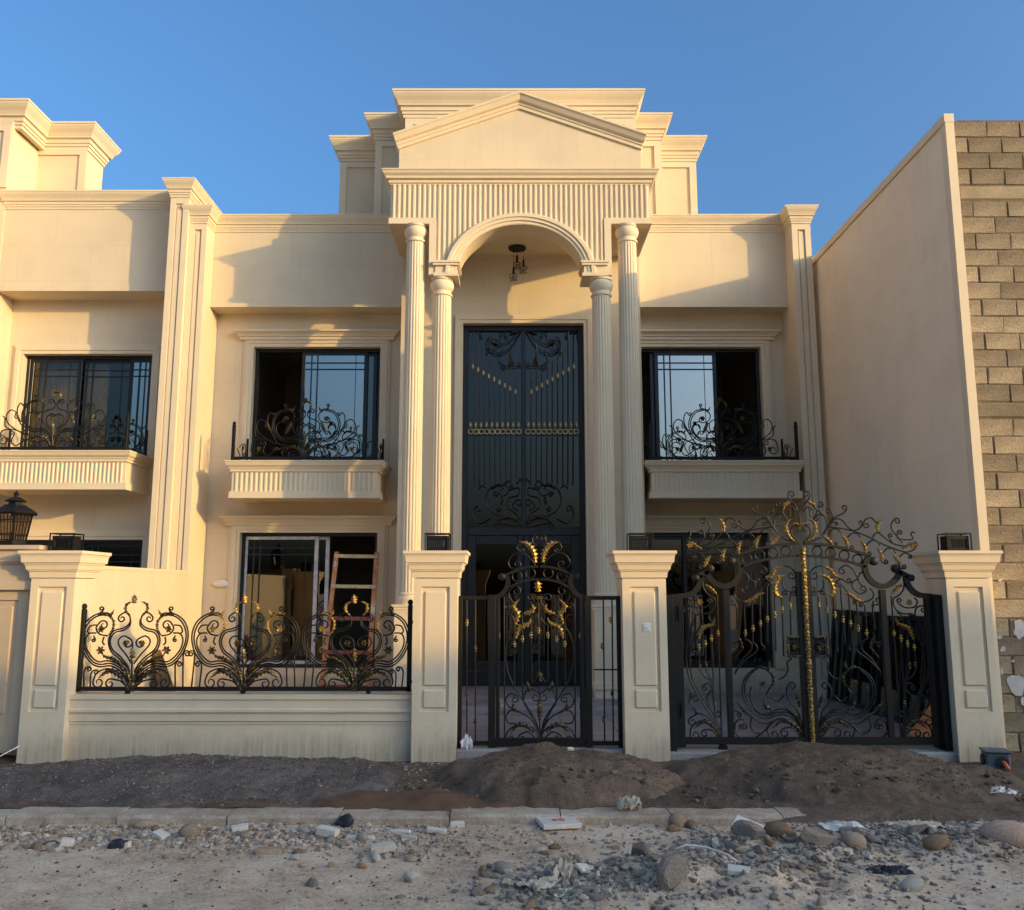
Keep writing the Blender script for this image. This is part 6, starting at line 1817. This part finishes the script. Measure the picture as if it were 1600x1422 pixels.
half_me = bpy.data.meshes.new('block'); m_ = MB(); m_.bbox(-.066, .066, -.024, .03, -BH/2+.004, BH/2-.004, .01); half_me.from_pydata(m_.v, [], m_.f); half_me.materials.append(M['concrete_block'])
random.seed(31)
nrow = 36
for j in range(nrow):
    z = .0 + BH*(j+.5)
    if j in (31, 18):
        mb = MB(); mb.bbox(4.97, 7.4, 9.052, 9.10, z-BH/2+.01, z+BH/2-.01, .02); mb.build('concrete_band', 'lintel_concrete', cw); continue
    off = 0 if j % 2 else .155
    if off:
        o = bpy.data.objects.new('block', half_me); put(o, cw); o.location = (4.97+.074-5.9, 9.08-9.1+random.uniform(-.004, .004), z); o.rotation_euler = (0, 0, random.uniform(-.01, .01))
    x = 4.968+off+BL/2
    while x < 6.6:
        o = bpy.data.objects.new('block', random.choice(base_me)); put(o, cw)
        o.location = (x-5.9, 9.08-9.1+random.uniform(-.004, .004), z+random.uniform(-.003, .003)); o.rotation_euler = (random.uniform(-.01, .01), random.uniform(-.008, .008), random.uniform(-.008, .008))
        x += BL
t = NT('lime_splash'); n = t.noise(5, 6, .7); t.col(t.ramp(n, [(.3, (.40, .38, .35)), (.7, (.60, .57, .53))])); t.set(.95, 0, .2)
random.seed(8)
for (x, z, rx, rz_) in ((5.22, 1.22, .10, .16), (5.30, 1.05, .06, .10), (5.14, .66, .12, .16), (5.22, .50, .07, .12), (5.03, 1.02, .035, .05), (5.0, 1.14, .05, .03), (5.3, .30, .06, .05), (5.06, 1.72, .03, .025), (5.12, .90, .03, .02), (5.0, .80, .02, .05)):
    mb = MB(); n = 46; ph = random.uniform(0, 50)
    pts = []
    for i in range(n):
        a_ = 2*math.pi*i/n; k_ = .62+.45*noise.noise(Vector((math.cos(a_)*1.1+ph, math.sin(a_)*1.1, 0)))+.10*noise.noise(Vector((math.cos(a_)*4+ph, math.sin(a_)*4, 3)))
        pts.append((x+rx*k_*math.cos(a_), z+rz_*k_*math.sin(a_)))
    mb.prism(pts, 9.047, 9.07); mb.build('lime_splash', 'lime_splash', cw)

# ================================================================== houses across the street (behind the photographer; they shade the road)
stone('opposite_wall', (.42, .36, .28), .08, (.6, 1.2))
def opposite(label, x0, x1, y0, y1, h, nw):
    r = thing('house', label, 'house', ((x0+x1)/2, y1, 0), group='houses across the street')
    wx = (x1-x0)/nw
    hs = []
    for i in range(nw):
        for (a, b) in ((1.0, 2.5), (4.3, 5.9)):
            hs.append((x0+wx*(i+.28), x0+wx*(i+.72), a, b))
    mb = MB(); holes_wall(mb, x0, x1, 0, h-.3, y1-.3, y1, hs); mb.box(x0, x1, y0, y1-.3, 0, .05); mb.box(x0, x0+.3, y0, y1-.3, .05, h-.3); mb.box(x1-.3, x1, y0, y1-.3, .05, h-.3); mb.box(x0, x1, y0-.3, y0, 0, h-.3); mb.box(x0+.3, x1-.3, y0, y1-.3, h-.8, h-.5); mb.box(x0+.3, x1-.3, y1-1.6, y1-1.5, .05, h-.8)
    mb.build('wall', 'opposite_wall', r)
    mb = MB(); mb.molding([(x0, y0), (x1, y0), (x1, y1), (x0, y1)], [(-.3, h), (.12, h), (.12, h-.1), (0, h-.3), (-.3, h-.3)], closed=True); mb.build('parapet', 'opposite_wall', r)
    for a, b, c, d in hs:
        mb = MB(); mb.box(a, b, y1-.2, y1-.17, c, d); mb.build('window', 'glass_tinted', r)
opposite('house across the street with the lower parapet, behind the photographer', 17.0, 31.0, -16, -8, 8.12, 4)
opposite('taller house across the street to the far right, behind the photographer', 31.3, 41.0, -16, -8, 8.75, 3)
